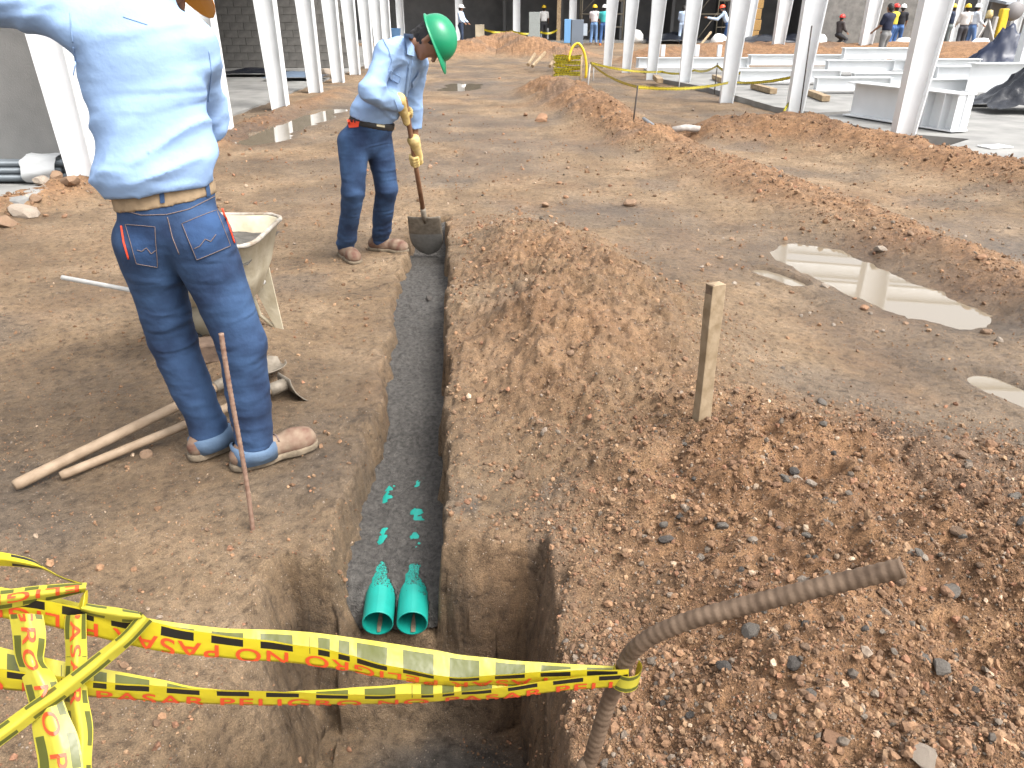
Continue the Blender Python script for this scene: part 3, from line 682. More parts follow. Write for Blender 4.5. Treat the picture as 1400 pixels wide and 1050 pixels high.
def helmet_mesh(parent, name, c, up, fw, m, s=1., ns=28):
    """hard hat: dome, brim with longer visor, ridge"""
    up = nrm(up); fw = nrm(np.asarray(fw) - up * np.dot(fw, up)); sd_ = np.cross(up, fw); c = np.asarray(c, float)
    def W(f, q, u): return c + (fw * f + sd_ * q + up * u) * s
    rows = []
    for j in range(11):
        a = j / 10 * math.pi / 2 * .985; rows.append([W(.142 * math.cos(a) * math.cos(t), .116 * math.cos(a) * math.sin(t), .125 * math.sin(a) ** .95 + (.008 * math.exp(-(math.sin(t) * math.cos(a) / .13) ** 2) if j > 0 else 0)) for t in np.linspace(0, 2 * math.pi, ns + 1)])
    o = MB().grid(rows).build(name, m, parent, smooth=True)
    bmm = bmesh.new(); bmm.from_mesh(o.data); bmesh.ops.remove_doubles(bmm, verts=bmm.verts, dist=.0008); bmesh.ops.recalc_face_normals(bmm, faces=bmm.faces); bmm.to_mesh(o.data); bmm.free()
    br = []
    for (k, dz) in ((.97, .004), (1, .004), (1.09, -.004), (1.10, -.009), (1.07, -.007), (.97, -.002)):
        br.append([W((.142 * k + max(0, math.cos(t)) ** 2 * (.055 if k > 1.05 else 0)) * math.cos(t), .116 * k * math.sin(t), dz - (max(0, math.cos(t)) ** 3 * .018 if k > 1.05 else 0)) for t in np.linspace(0, 2 * math.pi, ns + 1)])
    b = MB().grid(br).build('brim', m, None, smooth=True); attach(b, o)
    return o

def person(name, label, J, st, res=.009, group=None):
    """J: joint positions. st: style. Body is one continuous mesh; clothes, hair and helmet are its children."""
    g = lambda k: np.asarray(J[k], float)
    pel, che, nek, hd = g('pelvis'), g('chest'), g('neck'), g('head'); fw = nrm(J['fwd']); hu, hf = nrm(J['hup']), nrm(J['hfw']); hf = nrm(hf - hu * (hf @ hu)); hsd = np.cross(hu, hf)
    pf = nrm(J.get('pfwd', fw)); S = st.get('scale', 1.)
    feet = (g('anL') + g('anR')) / 2
    e = empty(name, (feet[0], feet[1], min(J['anL'][2], J['anR'][2]) - .08), label, 'person', group)
    mid = pel * .45 + che * .55
    # ---- body
    B = [(pel, mid, .125, .115, fw, .7), (mid, che, .115, .15, fw, .68), (che, nek, .13, .055, fw, .75), (nek, hd - hu * .03 * S, .052 * S, .05 * S),
         (hd - hu * .015 * S, hd + hu * .03 * S, .078 * S, .08 * S), (hd + hf * .025 * S - hu * .075 * S, hd + hf * .035 * S, .045 * S, .062 * S),
         (hd + hf * .05 * S - hu * .098 * S, hd + hf * .045 * S - hu * .09 * S, .026 * S, .03 * S),
         (hd + hf * .09 * S - hu * .012 * S, hd + hf * .106 * S - hu * .04 * S, .009 * S, .014 * S)]
    for s in (-1, 1): B.append((hd + hsd * s * .078 * S - hu * .035 * S - hf * .005, hd + hsd * s * .083 * S + hu * .01 * S - hf * .008, .011 * S, .016 * S))
    for a in 'LR':
        sh, el, wr = g('sh' + a), g('el' + a), g('wr' + a); hp, kn, an, to = g('hip' + a), g('kn' + a), g('an' + a), g('to' + a)
        B += [(che, sh, .09, .055), (sh, el, .05, .04), (el, wr, .04, .026), (hp, kn, .078, .052), (kn, an, .05, .034), (an, an * .4 + to * .6 - np.array([0, 0, .045]), .034, .026)]
        if 'ha' + a in J:                       # open hand with five fingers
            ha = g('ha' + a); d = nrm(ha - wr); n = nrm(np.cross(d, [.3, .2, 1])); w = np.cross(d, n); pc = wr + d * .05
            B += [(wr, pc + d * .03, .024, .036, n, .5)]
            for i, l in enumerate((.065, .078, .072, .055)):
                r0 = wr + d * .085 + w * (.027 - .018 * i); B += [(r0, r0 + d * l * .55 + n * .006, .0088, .008), (r0 + d * l * .55 + n * .006, r0 + d * l + n * .026, .008, .0066)]
            B += [(wr + d * .03 + w * .02, wr + d * .07 + w * .052 + n * .01, .014, .011), (wr + d * .07 + w * .052 + n * .01, wr + d * .095 + w * .058 + n * .02, .011, .008)]
    lo, hi = pbounds(B); fb = lambda p: union(p, B, .014)
    if st.get('fine_head'):
        def fb(p):
            d = union(p, B, .014)
            for s in (-1, 1):               # eye sockets and mouth line
                d = np.maximum(d, -cap(p, hd + hf * .098 + hsd * s * .032 + hu * .004, hd + hf * .1 + hsd * s * .036 + hu * .004, .014, .014))
            return np.maximum(d, -cap(p, hd + hf * .096 - hsd * .02 - hu * .066, hd + hf * .096 + hsd * .02 - hu * .066, .004, .004))
    body = sdf_obj('body', fb, lo, hi, min(res, .0075) if res < .012 else res, st.get('skin', SKIN), e)
    # ---- trousers
    ti = st.get('loose', 1.)
    T = [(g('hipL') * .5 + pel * .5, g('hipR') * .5 + pel * .5, .108, .108, pf, .9), (pel, pel + nrm(che - pel) * .1, .145 * st.get('hip', 1), .148 * st.get('hip', 1), pf, .74)]
    for a in 'LR':
        hp, kn, an = g('hip' + a), g('kn' + a), g('an' + a)
        T += [(hp, kn, .096 * ti, .073 * ti, None, 1), (kn, an + (kn - an) * .02, .073 * ti, .062 * ti ** .7, None, 1), (hp - pf * .04, hp * .7 + kn * .3 - pf * .02, .088, .08)]
    T = [t if len(t) < 5 or t[4] is not None else t[:4] for t in T]
    wax = nrm(st['wax']) if 'wax' in st else nrm(nrm(che - pel) * .5 + np.array([0, 0, .5])); wl = pel + wax * .115; zb = {a: g('an' + a) for a in 'LR'}
    seed = st.get('seed', 1)
    def fold_t(p):
        lowz = np.minimum(zb['L'][2], zb['R'][2]); hh_ = p[:, 2] - lowz
        k = np.exp(-((hh_ - .08) / .12) ** 2) * 1.2 + np.exp(-((hh_ - .42) / .13) ** 2) * .5 + .25
        q = np.stack([p[:, 0] * 4, p[:, 1] * 4, p[:, 2] * 17], 1) + .7 * n3(p * 5, 3)[:, None]
        rg = (1 - np.abs(n3(q * .8 + seed * 7, seed))) ** 2; rg2 = (1 - np.abs(n3(q * np.float32([1.5, 1.5, 1.35]) + 40, seed + 9))) ** 2
        return -.0085 * k * (rg - .35) - .0045 * k * (rg2 - .35) + .006 * n3(p * 6 + seed, seed + 1)
    def ft(p):
        d = union(p, T, .02); d = np.maximum(d, (p - wl) @ wax.astype(np.float32))
        for a in 'LR':
            an, kn = g('an' + a), g('kn' + a); ax = nrm(an - kn); near = np.linalg.norm(p - an, axis=1) < .16
            d = np.where(near, np.maximum(d, (p - (an + ax * st.get('hem', .03))) @ ax.astype(np.float32)), d)
        return d + (fold_t(p) if res < .012 else 0)
    lo, hi = pbounds(T, .02); trousers = sdf_obj(st.get('legname', 'jeans'), ft, lo, hi, res, st['trousers'], e)
    # ---- shirt
    sl_ = st.get('shirt_r', 1.); be = st.get('belly', 1.)
    sb = wl + wax * st.get('shirt_low', -.005)
    U = [(sb, mid, .158 * sl_ * be, .155 * sl_, fw, .8), (mid, che, .155 * sl_, .168 * sl_, fw, .74), (che, nek - (nek - che) * .12, .15, .062, fw, .8)]
    cut = st.get('short', 0)
    for a in 'LR':
        sh, el, wr = g('sh' + a), g('el' + a), g('wr' + a)
        U += [(che * .35 + nek * .35 + sh * .3, sh, .08, .075)]
        if cut: U += [(sh, sh * .25 + el * .75, .073, .062)]
        else: U += [(sh, el, .074, .062), (el, el * .1 + wr * .9, .062, .047)]
    fd = nrm(st.get('fold', (-.35, 0, .94))); fs = st.get('famp', .008)
    def fu(p):
        d = union(p, U, st.get('blend', .035)); d = np.maximum(d, (sb - wax * .012 - p) @ wax.astype(np.float32))
        d = np.maximum(d, -(cap(p, nek, hd, .05, .05)))
        if res < .012:
            w = p + .05 * n3(p * 3.2 + seed, seed + 5)[:, None]
            along = w @ fd.astype(np.float32); q = np.stack([along * 13, w[:, 0] * 3.0, w[:, 1] * 3.0], 1)
            k = np.clip(1.25 - np.linalg.norm(p - sb, axis=1) * 1.6, .45, 1.25)
            f1 = 1.3 * ((1 - np.abs(n3(q + seed, seed + 2))) ** 2.5 - .3); f2 = (1 - np.abs(n3(q * np.float32([.7, 2.2, 2.2]) + 55 + seed, seed + 12))) ** 2.5 - .3
            ax_ = sum(np.exp(-(np.linalg.norm(p - g('el' + a).astype(np.float32), axis=1) / .13) ** 2) for a in 'LR') + sum(.7 * np.exp(-(np.linalg.norm(p - g('sh' + a).astype(np.float32), axis=1) / .12) ** 2) for a in 'LR')
            d = d - fs * k * (f1 + .6 * f2) - .017 * ax_ * ((1 - np.abs(n3(w * np.float32([9, 9, 15]), seed + 6))) ** 2 - .35) + .007 * n3(p * 5, seed)
            bl = (p - sb) @ wax.astype(np.float32); d = d - .018 * st.get('blouse', 1.) * np.exp(-((bl - .06) / .055) ** 2)
        return d
    lo, hi = pbounds(U, .04); shirt = sdf_obj('shirt', fu, lo, hi, res, st['shirt'], e)
    # ---- belt
    if 'belt' in st:
        z0, z1 = st.get('belt_z', (-.045, -.002))
        def fbelt(p):
            h = (p - wl) @ wax.astype(np.float32); return np.maximum(np.maximum(union(p, T, .03) - .008, np.abs(h - (z0 + z1) / 2) - (z1 - z0) / 2), -(union(p, T, .03) + .01))
        lo, hi = pbounds(T[:2], .03); sdf_obj('belt', fbelt, lo, hi, min(res, .0075), st['belt'], e)
    # ---- shoes
    for a in 'LR':
        an, to = g('an' + a), g('to' + a); zf = an[2] - .085; d = nrm([to[0] - an[0], to[1] - an[1], 0]); sd2 = np.array([-d[1], d[0], 0])
        heel = np.array([an[0], an[1], 0]) - d * .055; L = np.linalg.norm((to - an)[:2]); tip = np.array([an[0], an[1], 0]) + d * (L - .035)
        z = lambda h: np.array([0, 0, zf + h])
        SH = [(heel + z(.05), tip + z(.042), .046, .044, sd2, .95), (np.array([*an[:2], 0]) - d * .02 + z(.09), np.array([*an[:2], 0]) + d * .02 + z(.055), .046, .052), (tip - d * .035 + z(.045), tip + d * .004 + z(.04), .05, .044)]
        fz = zf
        fsh = lambda p, SH=SH, fz=fz: np.maximum(union(p, SH, .03), fz + .022 - p[:, 2]) + (.002 * n3(p * 30, 4) if res < .012 else 0)
        lo, hi = pbounds(SH, .02); so = sdf_obj('shoe', fsh, lo, hi, res * .75, st.get('shoe', LEATHER), e)
        fso = lambda p, SH=SH, fz=fz: np.maximum(np.maximum(union(p * np.float32([1, 1, 0]) + np.float32([0, 0, fz + .042]), SH, .03) - .005, p[:, 2] - fz - .026 - .006 * n3(p * 22, 6)), fz + .001 - p[:, 2])
        s2 = sdf_obj('sole', fso, lo - .01, hi + .01, res * .75, st.get('sole', SOLE), None); attach(s2, so)
        if res < .012:
            lc = st.get('lace'); up_ = np.array([0, 0, 1.])
            for q in (.062, .088, .114):
                c0 = np.array([an[0], an[1], 0]) + d * q; pts_ = [c0 + sd2 * w_ + z(.088 - .25 * (q - .05)) + up_ * (.012 - 9 * w_ * w_) for w_ in (-.032, -.016, 0, .016, .032)]
                ob = MB().tube(pts_, .0035, 6).build('lace', lc or STITCH, None, smooth=True); attach(ob, so)
    # ---- hair, helmet
    if st.get('hair', True) and res < .03:
        def fh(p):
            d = union(p, [(hd - hf * .018 * S + hu * .0 * S, hd - hf * .01 * S + hu * .04 * S, .088 * S, .089 * S), (hd - hf * .055 * S - hu * .075 * S, hd - hf * .045 * S, .055 * S, .075 * S)] + st.get('hairx', []), .02)
            q = p - hd; face = (q @ hf.astype(np.float32)) - .045 * S - np.clip(q @ hu.astype(np.float32), -.02, .2) * .3
            ear = .03 * S - np.abs(q @ hsd.astype(np.float32))
            d = np.maximum(d, face); d = np.maximum(d, -(q @ hu.astype(np.float32)) - .11 * S)
            return d + .005 * n3(p * 60, 9) + .004 * n3(p * 120, 8)
        sdf_obj('hair', fh, hd - .15, hd + .15, min(res, .007), HAIR, e)
    if 'helmet' in st:
        up = nrm(hu - hf * st.get('htilt', .0)); f2 = nrm(hf + hu * st.get('htilt', .0))
        helmet_mesh(e, 'helmet', hd + hu * st.get('hz', .035) * S - hf * .0, up, f2, st['helmet'], S * 1.02, 28 if res < .02 else 14)
    return e, dict(body=body, shirt=shirt, trousers=trousers, T=T, wl=wl, wax=wax)

def proj(obj, pts, d, off):
    """drop points along d onto the surface of obj"""
    bv = BVHTree.FromPolygons([v.co[:] for v in obj.data.vertices], [p.vertices[:] for p in obj.data.polygons]); out = []
    for p in pts:
        h = bv.ray_cast(Vector(p), Vector(d)); out.append(np.array(h[0] + h[1] * off) if h[0] else np.array(p) + np.array(d) * .2)
    return out
def patch(name, obj, corner, n, d, off, m, parent):
    """quad patch draped on obj; corner: 4 world points (grid interpolated)"""
    a, b, c, e = [np.asarray(q, float) for q in corner]; pts = []
    for i in range(n + 1):
        for j in range(n + 1):
            u, v = i / n, j / n; pts.append((a * (1 - u) + b * u) * (1 - v) + (e * (1 - u) + c * u) * v)
    pr = proj(obj, pts, d, off); rows = [pr[i * (n + 1):(i + 1) * (n + 1)] for i in range(n + 1)]
    return MB().grid(rows).build(name, m, parent, smooth=True)
def seam(name, obj, pts, d, m, parent, r=.0018, off=.001):
    P = []
    for a, b in zip(pts, pts[1:]):
        for t in np.linspace(0, 1, 9)[:-1]: P.append(np.asarray(a, float) * (1 - t) + np.asarray(b, float) * t)
    P.append(np.asarray(pts[-1], float)); return MB().tube(proj(obj, P, d, off), r, 5).build(name, m, parent, smooth=True)

# ------------------------------------------------------------ the man seen from behind
gz = .0
Y0 = 2.55
pel = PY(232, 302, Y0); 
facing = nrm([-.30, .95, 0])
J = dict(fwd=nrm([-.18, .98, 0]), pfwd=facing, pelvis=pel, chest=PY(192, 85, Y0 + .04), neck=PY(212, -12, Y0 + .10), head=PY(224, -38, Y0 + .22),
         hup=(.42, .5, .75), hfw=(.35, .75, -.55),
         shL=PY(104, 30, Y0 + .0), elL=PY(-6, -2, Y0 + .0), wrL=PY(-110, -45, Y0 - .02), haL=PY(-170, -70, Y0 - .0),
         shR=PY(264, 66, Y0 + .10), elR=PY(281, 150, Y0 + .26), wrR=PY(240, 165, Y0 + .45), haR=PY(215, 165, Y0 + .56),
         hipL=PY(203, 330, Y0), hipR=PY(272, 325, Y0 - .01), knL=PY(235, 465, Y0 + .04), knR=PY(330, 470, Y0 - .02))
def foot(x, y, h=.085): p = PZ(x, y, 0); p[2] = h + H1(p[0], p[1]) + .0; return p
aL, aR = foot(292, 617), foot(352, 632)
J['anL'], J['anR'] = aL, aR
J['toL'] = aL + np.array([.13, .17, 0]); J['toR'] = aR + np.array([.185, .13, 0])
HATO = plastic('orange_hard_hat', (.72, .26, .02))
man, mp = person('person', 'man seen from behind in light blue shirt, jeans and tan belt, arm held out', J,
    dict(trousers=JEANS, shirt=SHIRTB, belt=TANBELT, belt_z=(-.05, .012), helmet=HATO, hem=.045, seed=3, shirt_r=1.06, belly=1.0, wax=(-.13, 0, 1), hip=1.07, famp=.019, fold=(-.42, .1, .9), loose=1.16, shirt_low=.012, blouse=1.3, hz=.03), .0085)
# pockets, stitching, belt loops, turn-ups
jo = mp['trousers']; dv = nrm(pel - CAM); dv = nrm([dv[0], dv[1], dv[2] * .3])
def pj(x, y): return PY(x, y, Y0 - .35)
JP = denim('pocket_denim', (.007, .023, .068), (.021, .059, .148))
for cor in ([(170, 303), (214, 307), (217, 368), (186, 362)], [(246, 305), (297, 283), (318, 338), (268, 358)]):
    q = [pj(*c) for c in cor]
    dd = lambda pts: nrm(np.mean(pts, 0) - CAM)
    pk = patch('back_pocket', jo, q, 7, dd(q), .004, JP, man)
    s = seam('stitching', jo, q + [q[0]], dd(q), STITCH, None, .0013, .005); attach(s, pk)
    mx = [cor[0][0] * .75 + cor[1][0] * .25, cor[0][1] * .4 + cor[3][1] * .6]
    w = (cor[1][0] - cor[0][0]); dy = (cor[1][1] - cor[0][1])
    zz = [pj(cor[0][0] + w * (.2 + .62 * t) + 8, cor[0][1] * .45 + cor[3][1] * .55 + dy * t * .8 + [6, 7, 1, 9, 3][i]) for i, t in enumerate((0, .25, .5, .75, 1))]
    s = seam('stitching', jo, zz, dd(zz), STITCH, None, .0014, .005); attach(s, pk)
for pts in ([(166, 306), (170, 332), (177, 356)], [(303, 283), (311, 306), (321, 336)]):
    q = [pj(*c) for c in pts]; seam('red_piping', jo, q, nrm(np.mean(q, 0) - CAM), REDM, man, .0034, .003)
for pts in ([(156, 286), (190, 295), (228, 294), (262, 286), (305, 265)], [(228, 294), (236, 325), (246, 350)]):
    q = [pj(*c) for c in pts]; seam('stitching', jo, q, nrm(np.mean(q, 0) - CAM), STITCH, man, .0017, .001)
bo = [o for o in man.children if o.name.startswith('belt')][0]
for cor in ([(217, 258), (224, 257), (226, 278), (219, 279)], [(278, 247), (284, 246), (288, 268), (282, 270)]):
    q = [pj(*c) for c in cor]; patch('belt_loop', bo, q, 3, nrm(np.mean(q, 0) - CAM), .004, JEANS, man)
for a, kk in (('anL', 'knL'), ('anR', 'knR')):
    A = J[a]; ax = nrm(J[kk] - A); t = nrm(np.cross(ax, [0, 1, 0])); bta = np.cross(ax, t); rows = []
    for (h, r) in ((-.056, .064), (-.058, .081), (-.02, .085), (.0, .085), (.004, .074)):
        rows.append([A + ax * h + (t * math.cos(q) + bta * math.sin(q)) * (r + .003 * math.sin(3 * q + h * 40)) for q in np.linspace(0, 2 * math.pi, 29)])
    MB().grid(rows).build('turn_up', CUFF, man, smooth=True, noise=.006, nscale=22)

# ------------------------------------------------------------ the worker with the shovel
Yw = 5.2
grip1, grip2 = PY(557, 157, 5.28), PY(571, 218, 5.47); sock = PY(579, 291, 5.72)
hax = nrm(sock - grip1); grip2 = grip1 + hax * np.dot(grip2 - grip1, hax)
J = dict(fwd=nrm([.80, -.42, -.35]), pfwd=nrm([.62, -.78, 0]), pelvis=PY(501, 188, Yw), chest=PY(543, 88, Yw + .02), neck=PY(566, 58, Yw - .02), head=PY(590, 56, Yw - .03),
         hup=(.88, -.05, .42), hfw=(.38, -.22, -.9),
         shR=PY(530, 76, Yw - .17), elR=PY(508, 124, Yw - .30), shL=PY(568, 88, Yw + .16), elL=PY(562, 148, Yw + .20),
         hipR=PY(484, 195, Yw - .06), hipL=PY(517, 193, Yw + .06), knR=PY(483, 262, Yw - .12), knL=PY(529, 258, Yw + .06))
aR, aL = foot(474, 350), foot(521, 340)
J['anR'], J['anL'] = aR, aL; J['toR'] = aR + np.array([.10, -.165, 0]); J['toL'] = aL + np.array([.19, -.06, 0])
side = nrm(np.cross(hax, [0, 1, 0]))
wr1 = PY(548, 143, 5.15); wr2 = PY(568, 199, 5.42); J['wrR'], J['wrL'] = wr1, wr2
HATG = plastic('green_hard_hat', (.005, .21, .095))
wk, wp = person('person', 'worker in green hard hat and yellow gloves shovelling into the trench', J,
    dict(trousers=JEANS, shirt=SHIRTB, belt=BLKBELT, belt_z=(-.035, .01), helmet=HATG, hem=.05, seed=8, famp=.012, loose=1.02, shirt_r=.98, fine_head=True, fold=(.5, .2, .85), hz=.03, shirt_low=.01, blouse=.7,
         htilt=-.05, hairx=[]), .0085)
def glove(name, c, ax, wr, r, parent):
    """leather glove closed round the shaft: palm, four curled fingers, thumb"""
    p0 = np.asarray(wr) - c; p0 = nrm(p0 - ax * (p0 @ ax)); q = np.cross(ax, p0); Gp = []
    pc = c + p0 * (r + .02)
    Gp += [(pc - ax * .032, pc + ax * .032, .024, .024), (pc, np.asarray(wr), .026, .036), (np.asarray(wr), np.asarray(wr) + nrm(np.asarray(wr) - pc) * .05, .038, .044)]
    for i, o_ in enumerate((-.034, -.012, .011, .032)):
        rad = (.0115, .0125, .012, .0105)[i]; ring = [c + ax * (o_ + .004 * math.sin(k)) + (p0 * math.cos(R(f)) + q * math.sin(R(f))) * (r + rad * .9) for k, f in enumerate((20, 75, 130, 185, (225, 235, 230, 215)[i]))]
        for a, b in zip(ring, ring[1:]): Gp.append((a, b, rad, rad * .95))
    th = [c - ax * .025 + (p0 * math.cos(R(f)) + q * math.sin(R(f))) * (r + .014) for f in (-25, -80, -130)]
    for a, b in zip(th, th[1:]): Gp.append((a, b, .0135, .012))
    lo, hi = pbounds(Gp, .01)
    return sdf_obj(name, lambda p: union(p, Gp, .006) + .0015 * n3(p * 60, 3), lo, hi, .0042, GLOVE, parent)
glove('glove', grip1, hax, wr1, .017, wk); glove('glove', grip2, hax, wr2, .017, wk)
jo = wp['trousers']
q = [PY(x, y, Yw - .6) for x, y in ((474, 163), (493, 164), (491, 174), (477, 176))]; patch('hip_patch', jo, q, 4, nrm(np.mean(q, 0) - CAM), .005, REDM, wk)
q = [PY(x, y, Yw - .6) for x, y in ((514, 165), (526, 167), (526, 175), (514, 173))]; bo = [o for o in wk.children if o.name.startswith('belt')][0]; patch('buckle', bo, q, 2, nrm(np.mean(q, 0) - CAM), .006, BRASS, wk)
so = wp['shirt']
for cor in ([(532, 96), (548, 105), (545, 114), (531, 107)], [(561, 112), (573, 95), (575, 106), (563, 122)]):
    q = [PY(x, y, Yw - .6) for x, y in cor]; f = patch('pocket_flap', so, q, 4, nrm(np.mean(q, 0) - CAM), .011, SHIRTB, wk)
q = [PY(x, y, Yw - .6) for x, y in ((552, 45), (565, 46), (564, 77), (553, 75))]; patch('collar', so, q, 5, nrm(np.mean(q, 0) - CAM), .018, SHIRTB, wk)
q = [PY(x, y, Yw - .6) for x, y in ((560, 80), (564, 80), (558, 135), (553, 135))]; patch('button_band', so, q, 6, nrm(np.mean(q, 0) - CAM), .004, SHIRTB, wk)

SEAM = mat('shirt_seam', (.22, .33, .52), .9)
for pts in ([(531, 95), (548, 105), (545, 114), (530, 106), (531, 95)], [(552, 46), (553, 76), (565, 77)], [(564, 80), (557, 135)], [(559, 80), (552, 135)], [(523, 52), (531, 66), (536, 84), (531, 96)], [(538, 135), (545, 152)]):
    q = [PY(x, y, Yw - .6) for x, y in pts]; seam('stitching', so, q, nrm(np.mean(q, 0) - CAM), SEAM, wk, .0022, .012 if pts[0] in ((531, 95),) else .004)
for pts in ([(100, 60), (104, 85), (100, 105)], [(96, 12), (97, 40), (100, 62)], [(285, 60), (290, 95), (284, 150)], [(165, 22), (205, 35)]):
    q = [PY(x, y, Y0 - .5) for x, y in pts]; seam('stitching', mp['shirt'], q, nrm(np.mean(q, 0) - CAM), SEAM, man, .002, .001)
# ------------------------------------------------------------ workers in the background
CM = {}
def cm(c, kind):
    k = (c, kind)
    if k not in CM: CM[k] = plastic('hat_%d' % len(CM), c) if kind == 'h' else mat('cloth_%d' % len(CM), c, .85, var=.1, vscale=8)
    return CM[k]
YEL, WHT, RED = (.75, .5, .02), (.8, .8, .78), (.6, .03, .02)
def bgman(x, y, hpx, label, shirt, legs, hat, face=0., lean=0., crouch=0., armf=(.3, .3), short=0, z0=None, walk=.08, extra=None):
    """standing figure placed by the pixel of its feet; face 0 = away from the camera"""
    p = PZ(x, y, 0) if z0 is None else PZ(x, y, z0); hgt = 1.7; f = np.array([math.sin(face), math.cos(face), 0]); s = np.array([math.cos(face), -math.sin(face), 0]); z = np.array([0, 0, 1.])
    if z0 is None: p[2] = max(-.02, H1(p[0], p[1]))
    d = .45 * crouch; fl = f * lean
    pelv = p + z * (.92 - d) - f * .15 * crouch; ch = pelv + z * .42 + fl * .45; nk = ch + z * .15 + fl * .1; hd_ = nk + z * .13 + f * .03 + fl * .08
    J = dict(fwd=nrm(f - z * lean * .6), pfwd=f, pelvis=pelv, chest=ch, neck=nk, head=hd_, hup=nrm(z + fl * .4), hfw=f - z * lean * .4)
    for a, q in (('L', -1), ('R', 1)):
        J['sh' + a] = ch + s * q * .17 + z * .06; J['el' + a] = J['sh' + a] + s * q * .05 - z * .26 + f * (armf[0 if q < 0 else 1] * .3); J['wr' + a] = J['el' + a] + f * (.05 + .7 * armf[0 if q < 0 else 1] * .6) - z * (.22 - .3 * armf[0 if q < 0 else 1]); J['ha' + a] = J['wr' + a] + nrm(J['wr' + a] - J['el' + a]) * .17
        J['hip' + a] = pelv + s * q * .085 - z * .03; an = p + s * q * .12 + f * q * walk + z * .085; J['an' + a] = an; J['kn' + a] = (J['hip' + a] + an) / 2 + f * (.04 + .3 * crouch) + z * .02; J['to' + a] = an + f * .2
    st = dict(trousers=cm(legs, 'c'), shirt=cm(shirt, 'c'), short=short, hair=True, legname='trousers')
    if hat: st['helmet'] = cm(hat, 'h')
    if extra: st.update(extra)
    return person('person', label, J, st, .024, 'workers in the background')[0]
DN, NAVY, LB, DK, GY = (.05, .12, .3), (.012, .016, .04), (.5, .62, .8), (.04, .04, .045), (.12, .12, .13)
bgman(631, 63, 50, 'worker in white helmet and pale blue shirt beside a far column', LB, (.02, .035, .07), WHT, face=1.9)
bgman(743, 58, 42, 'worker in yellow helmet and white shirt behind the leaning panel', (.75, .75, .73), DK, YEL, face=.1, short=1)
bgman(811, 61, 44, 'worker in yellow helmet, white shirt and blue jeans by the cabinets', (.72, .66, .66), (.16, .28, .5), YEL, face=.3, short=1)
bgman(824, 62, 40, 'person in white helmet, teal shirt and orange boots by the cabinets', (.05, .4, .4), DN, WHT, face=.2, short=1, extra=dict(shoe=cm((.7, .2, .03), 'c'), sole=cm((.7, .2, .03), 'c')))
bgman(992, 62, 36, 'worker in red helmet leaning to push beside the scaffold', LB, DN, (.7, .08, .03), face=-1.3, lean=.5, armf=(1, 1))
bgman(931, 60, 30, 'worker in pale blue half hidden by a white column', LB, LB, None, face=.4)
bgman(1147, 63, 18, 'crouching worker in red cap against the block wall', (.06, .05, .05), DK, RED, face=1.2, crouch=.9)
bgman(1202, 92, 44, 'worker in navy shirt and grey trousers behind the stacked beams', NAVY, (.2, .2, .2), None, face=-.5, short=1)
bgman(1214, 71, 40, 'worker in red helmet and yellow vest beside the block wall', (.55, .45, .05), DN, RED, face=-.6, short=1)
bgman(1223, 70, 40, 'worker in white helmet, black shirt and jeans by the block wall', (.015, .015, .02), DN, WHT, face=.4, short=1)
bgman(1291, 68, 36, 'worker in yellow helmet and dark shirt beside the surveyors', (.02, .03, .06), (.14, .16, .16), YEL, face=-.9, short=1)
bgman(1309, 72, 38, 'worker in yellow helmet and pale grey shirt among the surveyors', (.6, .58, .56), (.06, .06, .07), YEL, face=.2)
bgman(1322, 70, 36, 'worker in white helmet and blue jeans beside the tripod', (.6, .66, .74), (.1, .18, .36), WHT, face=1.4)
bgman(1260, 66, 40, 'worker in white half hidden behind the thick column', (.7, .7, .7), (.4, .42, .45), None, face=.4)
# ============================================================ OBJECTS
# ---- drain pipes
PIPE = mat('green_plastic_pipe', (.01, .25, .205), .38, var=.1, vscale=12)
PIPEIN = mat('pipe_inside', (.003, .2, .16), .45, var=.2, vscale=10)
for i, (x, lab) in enumerate(((-.452, 'left of the pair'), (-.336, 'right of the pair'))):
    a = np.array([x, 1.895, -.25]); b = np.array([x + TRS * 4.4, 6.3, -.235]); d = nrm(b - a)
    e = empty('drain_pipe', a, 'turquoise drain pipe emerging from the grey sand ' + ('with a long bare strip' if i == 0 else 'with only short bare patches'), 'pipe', 'pair of drain pipes')
    n = 32; up = nrm(np.cross(np.cross(d, [0, 0, 1]), d)); w = np.cross(d, up)
    def ring(p, r): return [p + (up * math.cos(t) + w * math.sin(t)) * r for t in np.linspace(0, 2 * math.pi, n + 1)]
    MB().grid([ring(a + d * t, r) for t, r in ((0, .049), (0, .052), (.002, .0525), (1.5, .0525), (3.3, .0525))]).build('pipe_wall', PIPE, e, smooth=True)
    MB().grid([ring(a + d * t, r) for t, r in ((.0005, .049), (.35, .049), (.8, .049))] ).build('bore', PIPEIN, e, smooth=True)
    m = MB()                                        # mud lying in the bore
    rows = []
    for t in np.linspace(.004, .5, 16):
        c = a + d * t - up * .0475; wd_ = .005 + .003 * math.sin(t * 31 + i)
        rows.append([c + w * q * wd_ + up * (.0005 + .004 * (1 - q * q) + .013 * q * q * .3) for q in np.linspace(-1, 1, 7)])
    m.grid(rows).build('mud_streak', SOLE, e, smooth=True, noise=.001, nscale=60)
